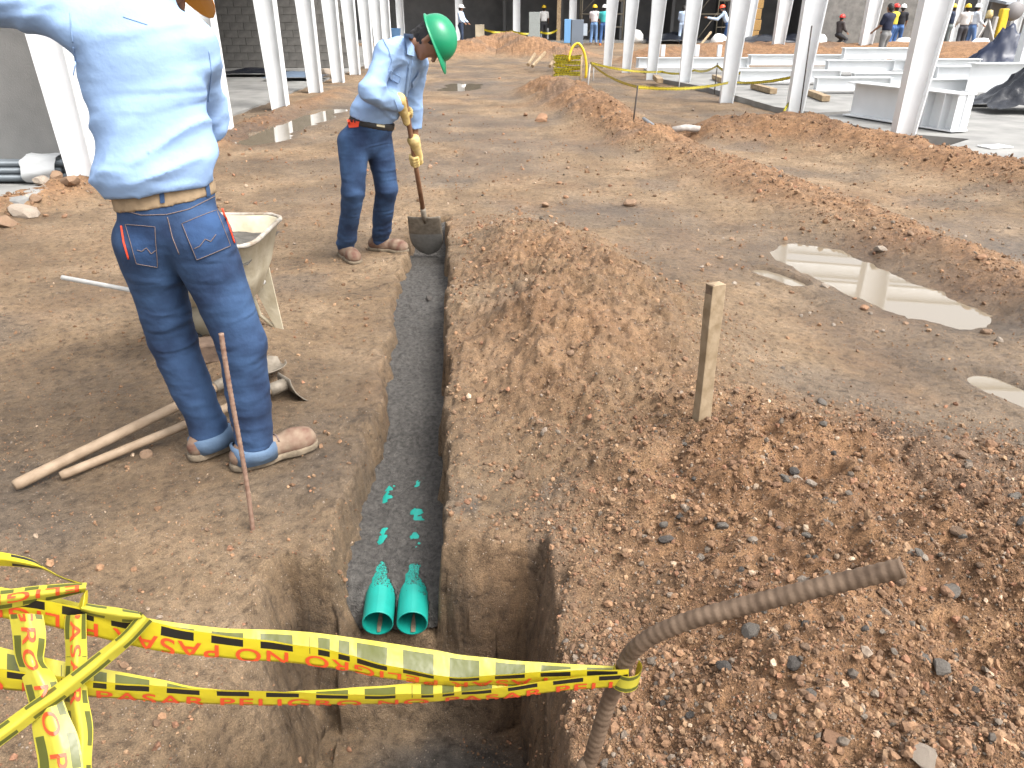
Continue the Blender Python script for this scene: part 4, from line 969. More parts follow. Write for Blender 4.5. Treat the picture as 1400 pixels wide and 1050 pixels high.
# loose sand thrown over the pipe crowns
r_ = np.random.default_rng(2); n = 3200
t = r_.uniform(0, 1, n) * .3; sidex = r_.choice([-.452, -.336], n); ang = r_.normal(0, .5, n)
k = (fbm(sidex * 40 + t * 0, t * 14, 3, 91) + .35 - 1.2 * np.exp(-t / .09) + .25 * np.abs(ang)) > 0
t, sidex, ang = t[k], sidex[k], ang[k]; n = len(t); yy = 1.93 + t
P = np.stack([sidex + TRS * t + np.sin(ang) * .053, yy, -.25 + .0034 * t + np.cos(ang) * .053], 1)
sz = r_.uniform(.0007, .002, n); A = np.linalg.qr(r_.normal(size=(n, 3, 3)))[0]
VV = np.einsum('nij,nkj->nki', A, OCTV[None] * (1 + .3 * r_.uniform(-1, 1, (n, 6, 1))) * sz[:, None, None]) + P[:, None]
o = npmesh('sand_crumbs', VV.reshape(-1, 3), (OCTF[None] + (np.arange(n) * 6)[:, None, None]).reshape(-1, 3), SAND, False); tag(o, 'crumbs of grey sand on the crowns of the green pipes', 'sand', kind='stuff')

# ---- shovel in the worker's hands
BLADE = mat('muddy_steel_blade', (.14, .118, .09), .65, col2=(.24, .205, .16), vscale=30, bump=.001, bscale=90, metal=.2)
WETMUD = mat('wet_grey_mortar', (.2, .195, .18), .35, var=.12, vscale=40, bump=.002, bscale=60)
HANDLE = mat('reddish_tool_handle', (.20, .095, .05), .55, col2=(.3, .16, .09), vscale=18)
e = empty('shovel', sock, 'round shovel with reddish wooden handle and mortar on its blade', 'shovel')
top = grip1 - hax * .13
MB().tube([top, top + hax * .02, (grip1 + sock) / 2, sock], [.015, .0175, .0175, .0185], 14).build('handle', HANDLE, e, smooth=True)
MB().tube([sock - hax * .05, sock + hax * .04, sock + hax * .1], [.0215, .021, .016], 14).build('socket', BLADE, e, smooth=True)
tip = PY(586, 347, 5.93); bd = nrm(tip - sock); Lb = np.linalg.norm(tip - sock); wv = nrm(np.cross(bd, [0, 1, .35])); nv = np.cross(wv, bd)
def bw(t): return .132 * (1.0 if t < .55 else math.sqrt(max(0, 1 - ((t - .55) / .45) ** 2)) * .98 + .02 * (1 - t)) * (.96 + .06 * t)
for nm, off, m_, t0, t1 in (('blade', 0, BLADE, .08, 1.), ('mortar_film', .004, WETMUD, .47, .985)):
    rows = []
    for t in np.linspace(t0, t1, 22):
        rows.append([sock + bd * Lb * t + wv * q * bw(t) * (1 if off == 0 else .96) + nv * (.012 * q * q - .01 - .012 * math.sin(t * 2.6) + .012 * math.exp(-(q / .16) ** 2) * max(0, 1 - t * 2)) - nv * 0 + np.array([0, -1, .3]) * off for q in np.linspace(-1, 1, 15)])
    o = MB().grid(rows).build(nm, m_, e, smooth=True)
    if off == 0: sm = o.modifiers.new('thickness', 'SOLIDIFY'); sm.thickness = .003

# ---- bent reinforcing bar holding the tape
pts = [(.03, .79, -.25), PT(789, 1085, 1.19), PT(805, 1045, 1.16), PT(830, 965, 1.10), PT(850, 918, 1.06), PT(860, 897, 1.045), PT(876, 880, 1.02), PT(905, 863, 1.0), PT(950, 846, .975), PT(1010, 830, .95), PT(1100, 808, .912), PT(1236, 776, .86)]
pts = [np.asarray(p, float) for p in pts]; dense = []
for i in range(len(pts) - 1):
    p0, p1, p2, p3 = pts[max(i - 1, 0)], pts[i], pts[i + 1], pts[min(i + 2, len(pts) - 1)]; L = np.linalg.norm(p2 - p1)
    for t in np.arange(0, 1, .003 / L): dense.append(.5 * ((2 * p1) + (-p0 + p2) * t + (2 * p0 - 5 * p1 + 4 * p2 - p3) * t * t + (-p0 + 3 * p1 - 3 * p2 + p3) * t ** 3))
dense.append(pts[-1])
dense = np.array(dense); sl_ = np.concatenate([[0], np.cumsum(np.linalg.norm(np.diff(dense, axis=0), axis=1))]); q_ = np.arange(0, sl_[-1], .003); dense = list(np.stack([np.interp(q_, sl_, dense[:, c]) for c in range(3)], 1))
rad = [.0112 + (.0009 if (i % 4) < 2 else 0) for i in range(len(dense))]
BAR = mat('rebar_steel', (.095, .06, .037), .75, col2=(.18, .122, .08), vscale=45, bump=.0008, bscale=160, metal=.2)
o = MB().tube(dense, rad, 14).build('bent_rebar', BAR, None, smooth=True); tag(o, 'thick ribbed reinforcing bar bent over beside the pit, tape tied to it', 'rebar')

# ---- wooden stake on the mound
p = PZ(955, 603, .17); zb = H1(p[0], p[1]); topc = PY(979, 388, p[1] + .0)
d = nrm(topc - np.array([p[0], p[1], zb])); a = np.array([p[0], p[1], zb]) - d * .12; L = np.linalg.norm(topc - a)
rot = Matrix.Rotation(.42, 3, 'Z'); m = MB(); rows = []
for t in np.linspace(0, 1, 15):
    c = a + d * L * t; h = .0225 + .0012 * math.sin(t * 9)
    rows.append([c + np.array(rot @ Vector((x * h * 1.15, y * h * .8, 0))) for x, y in ((-1, -1), (-.9, -1.05), (0, -1.02), (.9, -1.05), (1, -1), (1, 1), (-1, 1), (-1, -1))])
m.grid(rows); c = topc
m.grid([rows[-1], [c + np.array([0, 0, .004])] * 8])
o = m.build('wooden_stake', mat('stake_wood', (.21, .15, .085), .85, col2=(.31, .235, .15), vscale=22, bump=.002, bscale=60), None); tag(o, 'square wooden stake driven upright into the gravel mound', 'stake')
m = MB(); m.box(c - d * .018, (.053, .038, .036), rot, bev=.004); s = m.build('split_head', mat('bruised_stake_top', (.16, .11, .07), .9, var=.3, vscale=60), None, noise=.003, nscale=60); attach(s, o)

# ---- thin rusty rod
p = PZ(342, 722); a = np.array([p[0], p[1], -.12]); b = PY(305, 456, p[1] - .0); pts = [a + (b - a) * t + np.array([.006 * math.sin(t * 5), 0, 0]) for t in np.linspace(0, 1, 160)]
o = MB().tube(pts, [.0075 + (.0008 if i % 3 == 0 else 0) for i in range(160)], 10).build('rebar_stake', mat('rust_rod', (.17, .09, .06), .8, col2=(.27, .18, .13), vscale=50), None, smooth=True); tag(o, 'thin rusty rod standing upright beside the man seen from behind', 'rebar')

# ---- two tools lying on the ground
def on_ground(x, y, h): 
    p = PZ(x, y, 0); p[2] = H1(p[0], p[1]) + h; return p
ASH = mat('ash_handle', (.2, .14, .088), .7, col2=(.3, .222, .15), vscale=16, bump=.001, bscale=60)
a, b = on_ground(22, 672, .03), on_ground(306, 549, .07); e = empty('spade', b, 'long-handled spade lying on the ground at the man\'s feet', 'spade')
MB().tube([a, a + (b - a) * .02, a + (b - a) * .5, b], [.018, .0225, .0215, .021], 14).build('handle', ASH, e, smooth=True)
dd = nrm(b - a); MB().tube([b - dd * .03, b + dd * .07, b + dd * .15], [.027, .027, .02], 14).build('socket', BLADE, e, smooth=True)
sw = nrm(np.cross(dd, [0, 0, 1])); rows = []
for t in np.linspace(0, 1, 12): rows.append([b + dd * (.1 + .24 * t) + sw * q * .11 * (1 if t < .5 else math.sqrt(1 - ((t - .5) / .52) ** 2)) + np.array([0, 0, .035 * q * q - .02 - .03 * t]) for q in np.linspace(-1, 1, 11)])
o = MB().grid(rows).build('blade', BLADE, e, smooth=True); o.modifiers.new('thickness', 'SOLIDIFY').thickness = .003
a, b = on_ground(84, 656, .024), on_ground(385, 547, .065); e = empty('hoe', b, 'hoe with upright steel blade lying beside the spade', 'hoe')
MB().tube([a, a + (b - a) * .02, a + (b - a) * .5, b], [.015, .018, .018, .021], 14).build('handle', ASH, e, smooth=True)
dd = nrm(b - a); sw = nrm(np.cross(dd, [0, 0, 1]))
MB().tube([b - dd * .05, b + dd * .03], [.029, .029], 14).build('eye', BLADE, e, smooth=True)
rows = [[b + dd * (.03 + .05 * t * t) - np.array([0, 0, 1]) * (t * .15 - .035) * .62 - sw * 0 + sw * q * (.06 + .035 * t) for q in np.linspace(-1, 1, 7)] for t in np.linspace(-.2, 1, 8)]
o = MB().grid(rows).build('blade', BLADE, e, smooth=True); o.modifiers.new('thickness', 'SOLIDIFY').thickness = .004
p = on_ground(290, 512, .0); o = MB().box(p + [0, .05, .045], (.2, .12, .1), rotz(.3), bev=.01).build('earth_block', mat('earth_block', (.12, .08, .055), .95, var=.3, vscale=20, bump=.006, bscale=30), None, noise=.008, nscale=14); tag(o, 'dark earth block on the ground under the wheelbarrow', 'block')

# ---- wheelbarrow
CREAM = mat('mortar_stained_cream_paint', (.36, .31, .215), .75, col2=(.5, .45, .34), vscale=9, bump=.002, bscale=60, detail=8)
RIMM = mat('mortar_caked_rim', (.4, .38, .34), .9, col2=(.22, .17, .12), vscale=18, bump=.003, bscale=80)
bx, by = -1.50, 3.60; e = empty('wheelbarrow', (bx, by, H1(bx, by)), 'cream wheelbarrow full of grey mortar behind the man seen from behind', 'wheelbarrow')
HW = mat('pale_handle', (.5, .49, .46), .7, var=.1)
def rrect(hx, hy, z, cx=0, r=.12, n=8):
    o_ = []
    for (sx, sy, a0) in ((1, 1, 0), (-1, 1, 90), (-1, -1, 180), (1, -1, 270)):
        for q in range(n): t = R(a0 + 90 * q / (n - 1)); o_.append((bx + cx + sx * (hx - r) + r * math.cos(t), by + sy * (hy - r) + r * math.sin(t), z))
    return o_ + [o_[0]]
prof = [(.19, .16, .30, .0), (.21, .19, .31, .0), (.26, .245, .44, .0), (.305, .30, .625, .0), (.318, .312, .632, .0), (.314, .308, .64, .0), (.30, .292, .63, .0), (.25, .235, .45, .0), (.2, .18, .325, .0)]
m = MB(); m.grid([rrect(hx, hy, z, cx) for hx, hy, z, cx in prof]); m.poly(rrect(.19, .16, .302)[:-1], (0, 0, .02)); m.build('tray', CREAM, e, smooth=True)
MB().tube([Vector(q) for q in rrect(.314, .308, .636)], .011, 8).build('rim', RIMM, e, smooth=True, noise=.004, nscale=40)
gxs, gys = np.meshgrid(np.linspace(-.283, .283, 30), np.linspace(-.27, .27, 22)); zz = .545 + .025 * fbm(gxs * 6, gys * 6, 3, 5) + .05 * np.exp(-(gxs ** 2 + gys ** 2) / .03); 
rows = [[(bx + gxs[i, j], by + gys[i, j], zz[i, j]) for j in range(30)] for i in range(22)]
k_ = .9
MB().grid(rows).build('mortar', mat('grey_mortar', (.05, .046, .04), .85, col2=(.1, .092, .08), vscale=20, bump=.006, bscale=50), e, smooth=True)
for sy in (-1, 1):      # sheet-steel legs
    x0 = bx + .17; y0_ = by + sy * .2
    MB().poly([(x0 - .08, y0_, .38), (x0 + .05, y0_, .38), (x0 + .075, y0_ + .01 * sy, .02), (x0 + .04, y0_ + .01 * sy, .015)], (0, .012, 0)).build('leg', CREAM, e)
    MB().tube([(x0 - .1, y0_ + .03 * sy, .37), (x0 - .045, y0_ + .03 * sy, .1), (x0 + .05, y0_ + .02 * sy, .02)], .011, 8).build('brace', CREAM, e, smooth=True)
    MB().tube([(bx - (.68 if sy < 0 else .5), by + sy * .12, .435), (bx - .2, by + sy * .17, .36), (bx + .2, by + sy * .17, .31)], .012, 8).build('handle', HW, e, smooth=True)
wz = MB(); wc = Vector((bx - .06, by + .0, .18)); Mx = Matrix.Rotation(R(90), 3, 'X')
wz.lathe([(.1, -.035), (.15, -.04), (.178, -.02), (.183, 0), (.178, .02), (.15, .04), (.1, .035), (.1, -.035)], wc, 28, Mx); wh = wz.build('wheel', mat('black_rubber', (.02, .02, .02), .8), e, smooth=True)
wz = MB(); wz.lathe([(.005, -.03), (.1, -.02), (.1, .02), (.005, .03)], wc, 20, Mx); h_ = wz.build('rim', CREAM, None, smooth=True); attach(h_, wh)

# ---- bundle of pipes and broken concrete by the grey wall
GPIPE = mat('grey_steel_pipe', (.13, .15, .165), .5, var=.15, vscale=4, metal=.4)
yb = PZ(40, 246, .08)[1] + .15; xr = PZ(92, 246, .08)[0]; k = 0
for j in range(3):
    for i in range(4 - j):
        o = MB().tube([(xr - 3.6 + .06 * ((i * 7 + j * 3) % 4), yb - .11 + i * .075 + j * .037, .09 + j * .062), (xr - .04 * ((i + 2 * j) % 3), yb - .11 + i * .075 + j * .037, .09 + j * .062)], .035, 12).build('steel_pipe', GPIPE, None, smooth=True); tag(o, 'grey steel pipe in the bundle along the foot of the grey wall', 'pipe', 'bundle of grey pipes')
pl = MB(); pr = [(xr - .42 + .36 * t, yb + .0, .14) for t in np.linspace(0, 1, 5)]
rows = [[(x, yb + .19 * math.cos(q) + .02 * math.sin(7 * q + x * 9), .15 + .16 * math.sin(q)) for q in np.linspace(-.6, 3.7, 20)] for x in np.linspace(xr - .42, xr - .08, 6)]
o = pl.grid(rows).build('plastic_wrap', mat('cloudy_plastic', (.45, .46, .46), .3), None, smooth=True, noise=.012, nscale=14); tag(o, 'cloudy plastic wrapped round the end of the pipe bundle', 'wrap')
p = PZ(15, 272, .05); o = MB().box((p[0] - .6, p[1], .02), (1.9, .5, .2), rotz(-.12), bev=.04).build('concrete_block', CONC, None, noise=.035, nscale=4); tag(o, 'broken pale concrete kerb half buried in front of the pipes', 'concrete')
for (x, y, s_) in ((62, 262, .09), (80, 258, .075), (100, 264, .1), (30, 290, .11), (8, 300, .1), (52, 280, .07)):
    p = PZ(x, y, .05); stone(p[0], p[1], s_, PL if x % 4 else BR, 'lump of broken pale concrete in front of the pipe bundle', 'concrete lumps by the pipes', rr=rr)

# ---- hazard tape
def tape_mat(name, muted):
    m = bpy.data.materials.new(name); m.use_nodes = True; N = m.node_tree.nodes; L = m.node_tree.links; b = N['Principled BSDF']
    uv = N.new('ShaderNodeUVMap'); uv.uv_map = 'tape'; sp = N.new('ShaderNodeSeparateXYZ'); L.new(uv.outputs[0], sp.inputs[0])
    def M(op, a, b_=None, c=None):
        n = N.new('ShaderNodeMath'); n.operation = op
        for i, q in enumerate((a, b_, c)):
            if q is None: continue
            if isinstance(q, (int, float)): n.inputs[i].default_value = q
            else: L.new(q, n.inputs[i])
        return n.outputs[0]
    u, v = sp.outputs[0], sp.outputs[1]; um = M('FLOORED_MODULO', u, .45)
    d1 = M('MULTIPLY', M('LESS_THAN', um, .385), M('LESS_THAN', M('FLOORED_MODULO', um, .064), .042))
    d2 = M('MULTIPLY', M('GREATER_THAN', um, .396), M('LESS_THAN', um, .412)); d3 = M('MULTIPLY', M('GREATER_THAN', um, .424), M('LESS_THAN', um, .440))
    dash = M('MINIMUM', M('ADD', M('ADD', d1, d2), d3), 1.0)
    vv = M('ABSOLUTE', M('SUBTRACT', v, .5)); bd_ = M('MULTIPLY', M('GREATER_THAN', vv, .255), M('LESS_THAN', vv, .46)); k = M('MULTIPLY', dash, bd_)
    mx = N.new('ShaderNodeMix'); mx.data_type = 'RGBA'; L.new(k, mx.inputs[0]); mx.inputs[6].default_value = (.62, .51, .025, 1) if not muted else (.52, .46, .05, 1); mx.inputs[7].default_value = (.02, .018, .016, 1) if not muted else (.11, .12, .025, 1)
    L.new(mx.outputs[2], b.inputs['Base Color']); b.inputs['Roughness'].default_value = .33
    tr = N.new('ShaderNodeBsdfTranslucent'); L.new(mx.outputs[2], tr.inputs[0]); ms = N.new('ShaderNodeMixShader'); ms.inputs[0].default_value = .25
    L.new(b.outputs[0], ms.inputs[1]); L.new(tr.outputs[0], ms.inputs[2]); L.new(ms.outputs[0], N['Material Output'].inputs[0])
    tc = N.new('ShaderNodeTexCoord'); no = N.new('ShaderNodeTexNoise'); no.inputs['Scale'].default_value = 22; no.inputs['Detail'].default_value = 3; L.new(tc.outputs['Object'], no.inputs['Vector'])
    bp = N.new('ShaderNodeBump'); bp.inputs['Distance'].default_value = .006; bp.inputs['Strength'].default_value = .5; L.new(no.outputs[0], bp.inputs['Height']); L.new(bp.outputs[0], b.inputs['Normal'])
    return m
TAPE, TAPEB = tape_mat('hazard_tape_print', False), tape_mat('hazard_tape_reverse', True)
TEXTM = mat('tape_red_print', (.62, .07, .02), .45)
def ribbon(name, keys, parent, m=None, back=None, u0=0., crumple=.0012, nv=9, vsp=None):
    """keys: rows of 3-D points across the tape; smooth along the length. Returns a surface function S(s, v)."""
    K = np.array(keys, float); n = len(K); out = []
    for i in range(n - 1):
        p0, p1, p2, p3 = K[max(i - 1, 0)], K[i], K[i + 1], K[min(i + 2, n - 1)]
        for t in np.linspace(0, 1, 13)[:-1]: out.append(.5 * ((2 * p1) + (-p0 + p2) * t + (2 * p0 - 5 * p1 + 4 * p2 - p3) * t * t + (-p0 + 3 * p1 - 3 * p2 + p3) * t ** 3))
    out.append(K[-1]); out = np.array(out); mid = out.mean(1); s = np.concatenate([[0], np.cumsum(np.linalg.norm(np.diff(mid, axis=0), axis=1))])
    ss = np.arange(0, s[-1], .007); kk = out.shape[1]; vs_ = np.linspace(0, 1, kk) if vsp is None else np.array(vsp)
    D = np.stack([np.stack([np.interp(ss, s, out[:, j, c]) for c in range(3)], 1) for j in range(kk)], 1)
    vq = np.linspace(0, 1, nv); G = np.stack([np.stack([np.array([np.interp(vq, vs_, D[i, :, c]) for i in range(len(ss))])], -1)[..., 0] for c in range(3)], -1)
    G = G + crumple * np.stack([n3(G.reshape(-1, 3) * 28, 3), n3(G.reshape(-1, 3) * 28 + 50, 4), n3(G.reshape(-1, 3) * 28 + 90, 5)], 1).reshape(G.shape)
    du = np.gradient(G, axis=0); dvv = np.gradient(G, axis=1); Nn = np.cross(du, dvv); Nn /= np.linalg.norm(Nn, axis=2, keepdims=True) + 1e-9
    ii = np.arange(G.shape[0] * nv).reshape(G.shape[0], nv); q = np.stack([ii[:-1, :-1], ii[:-1, 1:], ii[1:, 1:], ii[1:, :-1]], -1).reshape(-1, 4)
    obs = []
    for nm, off, mm in ((name, .0, m or TAPE), ('reverse_side', .0008, back or TAPEB)):
        o = npmesh(nm, (G + Nn * off).reshape(-1, 3), q, mm, True); uvl = o.data.uv_layers.new(name='tape')
        uu = np.stack([np.repeat(ss + u0, nv), np.tile(vq, len(ss))], 1)[q.ravel()]; uvl.data.foreach_set('uv', uu.astype(np.float32).ravel()); obs.append(o)
    if parent: attach(obs[0], parent)
    attach(obs[1], obs[0])
    def S(s_, v_, off=0.):
        fi = np.clip(s_ / .007, 0, len(ss) - 1.001); fj = np.clip(v_, 0, .999) * (nv - 1); i, j = int(fi), int(fj); a, b = fi - i, fj - j
        f = lambda A: (A[i, j] * (1 - b) + A[i, j + 1] * b) * (1 - a) + (A[i + 1, j] * (1 - b) + A[i + 1, j + 1] * b) * a
        return f(G) + f(Nn) * off
    return obs[0], S, ss[-1]
def tape_text(S, L, parent, text, s0, step, flip, vc=.5, h=.034, width=.078, offs=(-.0012, .0022)):
    """flat lettering bent onto the ribbon"""
    cu = bpy.data.curves.new('t', 'FONT'); cu.body = text; cu.size = h / .70; cu.space_character = 1.15; cu.offset = .0005; to = bpy.data.objects.new('t', cu); C.objects.link(to)
    dg = bpy.context.evaluated_depsgraph_get(); me = bpy.data.meshes.new_from_object(to.evaluated_get(dg)); bm = bmesh.new(); bm.from_mesh(me)
    bmesh.ops.subdivide_edges(bm, edges=[e_ for e_ in bm.edges if e_.calc_length() > .008], cuts=3, use_grid_fill=False); bmesh.ops.triangulate(bm, faces=bm.faces)
    base = [v.co.copy() for v in bm.verts]; fcs = [[v.index for v in f.verts] for f in bm.faces]; wT = max(v.x for v in base); bm.free(); bpy.data.objects.remove(to); bpy.data.meshes.remove(me)
    s = s0; V = []; F_ = []
    while s < L - .02:
        for off in offs:
            b0 = len(V)
            for v in base:
                x, y = v.x, v.y - h / 2
                if flip in (1, 3): x = wT - x
                if flip in (2, 3): y = -y
                V.append(S(min(max(s + x, 0), L), vc + y / width, off))
            F_ += [[b0 + i for i in f] for f in fcs if all(s + (wT - base[i].x if flip in (1, 3) else base[i].x) < L for i in f)]
        s += step
    o = npmesh('printed_text', np.array(V), np.array(F_), TEXTM, False); attach(o, parent)
def fold_keys(rows): return [[PT(x, yF, t + .022), PT(x, (yF * .45 + yB * .55), t + .012), PT(x, yB, t), PT(x, (yN + yB) / 2, t - .009), PT(x, yN, t - .016)] for x, yF, yN, yB, t in rows]
HT_ = empty('hazard_tape', PT(-60, 880, 1.0), 'yellow and black hazard tape reading PELIGRO NO PASAR tied across the pit', 'tape')
kA = fold_keys([(-330, 770, 788, 812, .96), (-120, 785, 803, 832, .965), (0, 803, 812, 846, .97), (100, 822, 829, 866, .975), (200, 845, 851, 890, .985), (300, 858, 868, 901, 1.0), (430, 865, 886, 912, 1.02), (540, 880, 912, 930, 1.03), (620, 894, 926, 938, 1.038), (700, 903, 922, 937, 1.043), (780, 908, 917, 936, 1.045), (862, 911, 915, 938, 1.045)])
kA = [r[::-1] for r in kA]
oA, SA, LA = ribbon('strand', kA, HT_, u0=.13, nv=14, vsp=(0, .33, .66, .83, 1)); tape_text(SA, LA, oA, 'PELIGRO NO PASAR', .0, .45, 1, vc=.47, h=.03)
kB = fold_keys([(-330, 850, 872, 905, .93), (-120, 868, 895, 925, .94), (0, 884, 915, 942, .95), (90, 905, 928, 950, .96), (190, 924, 936, 957, .975), (270, 940, 943, 962, .985), (340, 947, 945, 964, .99), (430, 944, 948, 963, 1.0), (520, 938, 950, 962, 1.01), (610, 930, 948, 958, 1.02), (700, 922, 938, 953, 1.03), (780, 915, 927, 944, 1.04), (862, 910, 920, 938, 1.048)])
kB = [r[::-1] for r in kB]
oB, SB, LB_ = ribbon('strand', kB, HT_, u0=.02, nv=14, vsp=(0, .31, .62, .81, 1)); tape_text(SB, LB_, oB, 'PELIGRO NO PASAR', .11, .45, 2, vc=.5, h=.03)
# the turn round the bar
c = PT(853, 921, 1.052); dn = nrm(np.array([.1, 0, .97])); rows = []
for q in np.linspace(-1.9, 2.2, 12): rows.append([c + np.array([.019 * math.sin(q) + .003, -.019 * math.cos(q), 0]) + dn * h_ for h_ in (-.015, -.005, .005, .015)])
ribbon('turn', rows, HT_, u0=.3, nv=5)
def strip(rows, u0=0., name='loose_end', text=None, flip=0, **k):
    keys = [[PT(x0, y0, t), PT((x0 + x1) / 2, (y0 + y1) / 2, t - .012), PT(x1, y1, t)] for x0, y0, x1, y1, t in rows]
    o, S, L = ribbon(name, keys, HT_, u0=u0, crumple=.002, **k)
    if text: tape_text(S, L, o, text, -.1, .45, flip, h=.028)
    return o
strip([(14, 838, 58, 842, .955), (17, 868, 62, 876, .95), (22, 895, 60, 906, .95), (34, 935, 76, 932, .94), (44, 990, 96, 982, .93), (52, 1040, 112, 1030, .92), (58, 1110, 124, 1100, .91)], .1, text='PELIGRO NO PASAR', flip=0)
strip([(90, 842, 118, 838, .96), (89, 880, 118, 878, .96), (88, 930, 120, 930, .955), (90, 985, 124, 985, .95), (96, 1060, 126, 1060, .94), (100, 1120, 128, 1120, .93)], .33, text='NO PASAR', flip=0)
strip([(192, 838, 207, 852, .955), (150, 880, 166, 893, .945), (72, 940, 90, 954, .93), (0, 990, 16, 1008, .915), (-60, 1030, -42, 1050, .9)], .0)
strip([(110, 836, 112, 824, .965), (160, 848, 162, 832, .96), (206, 853, 192, 839, .954)], .2)
strip([(-200, 735, -196, 762, .99), (-60, 748, -58, 770, .99), (0, 754, 2, 773, .99), (40, 764, 42, 778, .99), (56, 773, 58, 779, .99), (80, 786, 82, 790, .985), (100, 793, 101, 797, .98), (118, 798, 119, 804, .975)], .05)
strip([(-200, 850, -200, 818, .955), (-60, 838, -60, 812, .955), (0, 832, 2, 806, .957), (60, 822, 62, 800, .962), (118, 808, 120, 797, .97)], .21, text='PELIGRO NO PASAR', flip=3)
strip([(118, 806, 112, 812, .97), (119, 822, 108, 822, .965), (118, 840, 106, 838, .963)], .3)
st_ = PT(-330, 830, .955); o = MB().tube([(st_[0], st_[1], -.1), (st_[0], st_[1], st_[2] + .12)], .0095, 10).build('rebar_stake', BAR, None, smooth=True); tag(o, 'upright rod to which the near end of the hazard tape is tied', 'rebar')
# ============================================================ SITE THINGS FARTHER OFF
THIN = mat('dark_thin_bar', (.05, .04, .035), .8, var=.2)
PALEROD = mat('pale_rod', (.45, .44, .42), .7)
def stake(xb, yb, xt, yt, label, r=.011, m=THIN):
    p = PZ(xb, yb, 0.05); q = PY(xt, yt, p[1]); p = np.array([p[0], p[1], H1(p[0], p[1]) - .15]); o = MB().tube([p, q], r, 8).build('rebar_stake', m, None, smooth=True); tag(o, label, 'rebar', 'far tape stakes'); return q
s1 = stake(864, 181, 872, 117, 'thin dark bar standing by the hollow with tape at its top')
s2 = stake(802, 131, 807, 86, 'thin pale bar where two tapes meet beside the yellow barrier', .014, PALEROD)
stake(811, 108, 812, 88, 'second thin pale bar beside the yellow barrier', .014, PALEROD)
s3 = stake(977, 126, 981, 86, 'thin dark bar standing at the edge of the concrete slab')
s4 = stake(1093, 160, 1110, 35, 'tall thin bar leaning on the taped white column')
def far_tape(pts, label, w=.03, sag=.06, knot=False):
    e = empty('hazard_tape', pts[0], label, 'tape'); 
    for a, b in zip(pts, pts[1:]):
        a, b = np.asarray(a), np.asarray(b); keys = []
        for t in np.linspace(0, 1, 9):
            c = a * (1 - t) + b * t - np.array([0, 0, sag * 4 * t * (1 - t)]); tw = .5 * math.sin(t * 9); keys.append([c + np.array([0, -math.sin(tw) * w / 2, math.cos(tw) * w / 2]), c - np.array([0, -math.sin(tw) * w / 2, math.cos(tw) * w / 2])])
        ribbon('strand', keys, e, nv=3, crumple=.004)
    return e
kn = PZ(1100, 157)[1]; c2 = PY(1100, 101, kn - .15); c25 = PY(1000, 112, PZ(995, 137)[1] - .2)
far_tape([s2, s1 + [0, 0, -.02]], 'yellow tape running from the paired bars down to the lone dark bar', .04)
far_tape([s1 + [0, 0, -.02], c25, c2], 'yellow tape running from the lone dark bar to the taped column', .05)
far_tape([s2 + [0, 0, .0], PY(905, 98, PZ(891, 107)[1] - .2), PY(950, 96, PZ(936, 116)[1] - .2), s3 + [0, 0, -.05], PY(1012, 100, PZ(995, 137)[1] - .2)], 'yellow and black tape passing behind the row of columns', .05)
far_tape([c2, PY(1085, 132, kn - .25), PY(1066, 160, kn - .6)], 'loose tail of tape hanging from the taped column to the earth bank', .07, 0)
far_tape([c2, PY(1093, 130, kn - .2), PY(1090, 158, kn - .3)], 'short tail of tape hanging straight down the taped column', .05, 0)
far_tape([PY(1003, 98, PZ(995, 137)[1] - .2), PY(999, 120, PZ(995, 137)[1] - .22), PY(993, 146, PZ(995, 137)[1] - .25)], 'tail of tape hanging down the column behind the sagging tape', .05, 0)
far_tape([PY(1262, 82, 24), PY(1330, 84, 25), PY(1390, 88, 25)], 'yellow tape stretched low in front of the surveyors', .06)
e = empty('tape_knot', c2, 'bunched knot of yellow tape on the taped column', 'tape'); 
for i in range(5):
    a = i * 1.3; ribbon('loop', [[c2 + np.array([.07 * math.sin(q + a), -.02 - .03 * math.cos(q * 2 + a), .07 * math.cos(q + a * .7)]), c2 + np.array([.07 * math.sin(q + a), -.05 - .03 * math.cos(q * 2 + a), .07 * math.cos(q + a * .7) + .03])] for q in np.linspace(0, 5, 8)], e, nv=3)
# yellow taped barrier round a small excavation, with a plastic hoop
p = PZ(775, 119); e = empty('tape_barrier', (p[0], p[1], H1(p[0], p[1])), 'yellow barrier of tape wound round short stakes with a yellow hoop', 'barrier')
YP = mat('yellow_plastic', (.72, .5, .03), .45, var=.1); cs = []
for i, (dx, dy) in enumerate(((-.33, -.12), (.28, -.16), (.34, .4), (-.28, .42))):
    q = np.array([p[0] + dx, p[1] + dy]); cs.append(q); MB().tube([(q[0], q[1], -.2), (q[0] + .01, q[1], .66)], .016, 8).build('stake', WOOD, e, smooth=True)
for j in range(6):
    z = .24 + .075 * j; keys = []
    for i in range(5):
        q, q2 = cs[i % 4], cs[(i + 1) % 4]
        for t in (0, .33, .66): c = q * (1 - t) + q2 * t; zz_ = z + .02 * math.sin(i * 3 + j * 2 + t * 4); keys.append([(c[0], c[1], zz_), (c[0], c[1] - .012, zz_ + .045)])
    ribbon('tape_band', keys, e, u0=j * .17, nv=3, crumple=.006)
hp = [(p[0] + .02 + .36 * (1 - math.cos(q)) / 2 * 1.1, p[1] - .16 + .1 * math.sin(q), .55 + .36 * math.sin(q)) if q < 1.6 else (p[0] + .02 + .36 * (1 - math.cos(q)) / 2 * 1.1, p[1] - .12, max(.12, .55 + .36 * math.sin(q) - (q - 1.6) * .12)) for q in np.linspace(.0, 3.5, 22)]
MB().tube(hp, .028, 10).build('hoop', YP, e, smooth=True)
